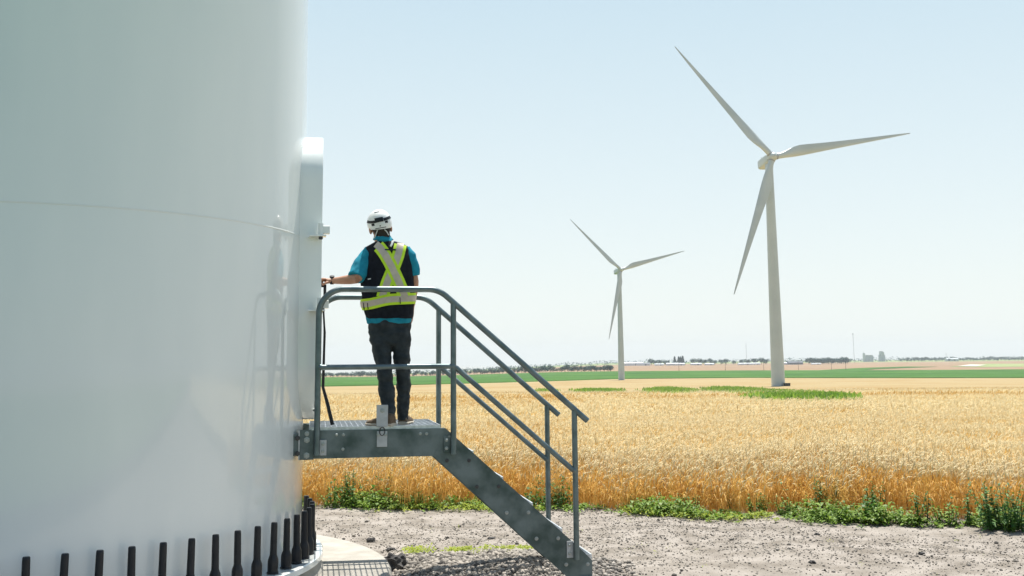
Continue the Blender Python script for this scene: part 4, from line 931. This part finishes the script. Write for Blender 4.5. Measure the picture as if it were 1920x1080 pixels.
# helmet
hlm = []
for i in range(15):
    ph = (PI * .5 + .62) * (i + .05) / 14.05; rg = []
    for k in range(40):
        t = 2 * PI * k / 40; fr_ = math.cos(t - PI / 2)
        low = -.045 - .022 * max(0, -fr_) + .012 * max(0, fr_)
        z = .112 * math.cos(ph); z = z if z > 0 else z / (.112 * math.sin(.62)) * -low
        w_ = math.sin(ph) if ph < PI / 2 else 1 - .9 * (ph - PI / 2) ** 2 * .35
        bul = 1 + .018 * math.cos(6 * t) * max(0, math.sin(ph)) * (1 if z > 0 else 0)
        rg.append(hp(.099 * w_ * math.cos(t) * bul, .128 * w_ * math.sin(t) * bul, z + .012))
    hlm.append(rg)
inner = [[(q - hp(0, 0, .0)) * .93 + hp(0, 0, .0) for q in rg] for rg in hlm[::-1]]
mb = MB(); mb.loft(hlm + inner[:-2]); he = mb.build('helmet', 'helmet', pr, True)
hbv = BVHTree.FromPolygons([tuple(v) for v in np.array(mb.v).tolist()], mb.f)
decal('goggle_strap', [(687.3, 415.3), (692, 416.6), (698, 416.6), (704, 415.8)], 5, 'black', he, hbv, .003, 4)
decal('goggle_strap', [(719, 411.8), (725, 410), (730, 407.5), (732.6, 405.8)], 5.2, 'black', he, hbv, .003, 4)
decal('strap_clip', [(703.5, 414), (710.5, 412.4), (718, 411)], 8, 'black', he, hbv, .007, 4)
decal('vent', [(702, 398.8), (712, 396.6)], 1.6, 'black', he, hbv, .001, 3)
for (x_, y_, w_) in ((699.5, 421.6, 4.4), (724.5, 415.8, 4.4), (713, 423.5, 2)): decal('vent', [(x_ - w_ * .6, y_ + .5), (x_ + w_ * .6, y_ - .5)], w_, 'black', he, hbv, .001, 3)
decal('vent', [(703.5, 429.3), (713, 427.3), (724, 425.4)], 1.3, 'black', he, hbv, .001, 3)
for pts in (((708, 432), (705.5, 438), (702, 447)), ((721, 430.5), (725, 434), (729, 441))):
    V = []
    for (x_, y_) in pts:
        r = ray(x_, y_); r = r / np.linalg.norm(r); hit = hairbv.ray_cast(Vector(EY), Vector(r))[0]; V.append((np.array(hit) if hit and hit.y < 9.05 else at(x_, y_, 8.95)) + np.array([0, -.006, 0]))
    MB().tube(V, .0042, 6).build('chin_strap', 'webbing', he, True)
# wristwatch
wc = at(622.5, 526.3, 8.97); axw = at(630, 526.3, 8.95) - at(615, 526.3, 8.97); axw /= np.linalg.norm(axw)
mb = MB(); mb.lathe(wc, [(.026, -.011), (.0305, -.010), (.0305, .010), (.026, .011)], 20, ax=axw); ww = mb.build('wristwatch', 'black', pr, True)
MB().lathe(wc + zz * .029, [(.019, 0), (.020, .003), (.019, .010), (.015, .011)], 20, ax=zz + np.array([0, -.4, 0])).build('watch_face', 'black', ww, True)

# ------------------------------------------------------------------ air
hz = MB().box((100, 100, 61), (19600, 19600, 156)).build('haze', None); hz.data.materials.clear()
hm = bpy.data.materials.new('air'); hm.use_nodes = True; t = hm.node_tree; t.nodes.clear()
vo = t.nodes.new('ShaderNodeVolumePrincipled'); vo.inputs['Density'].default_value = 8e-5; vo.inputs['Color'].default_value = (.86, .92, .95, 1); vo.inputs['Anisotropy'].default_value = .2
mo = t.nodes.new('ShaderNodeOutputMaterial'); t.links.new(vo.outputs[0], mo.inputs['Volume']); hz.data.materials.append(hm)
tag(hz, kind='stuff')
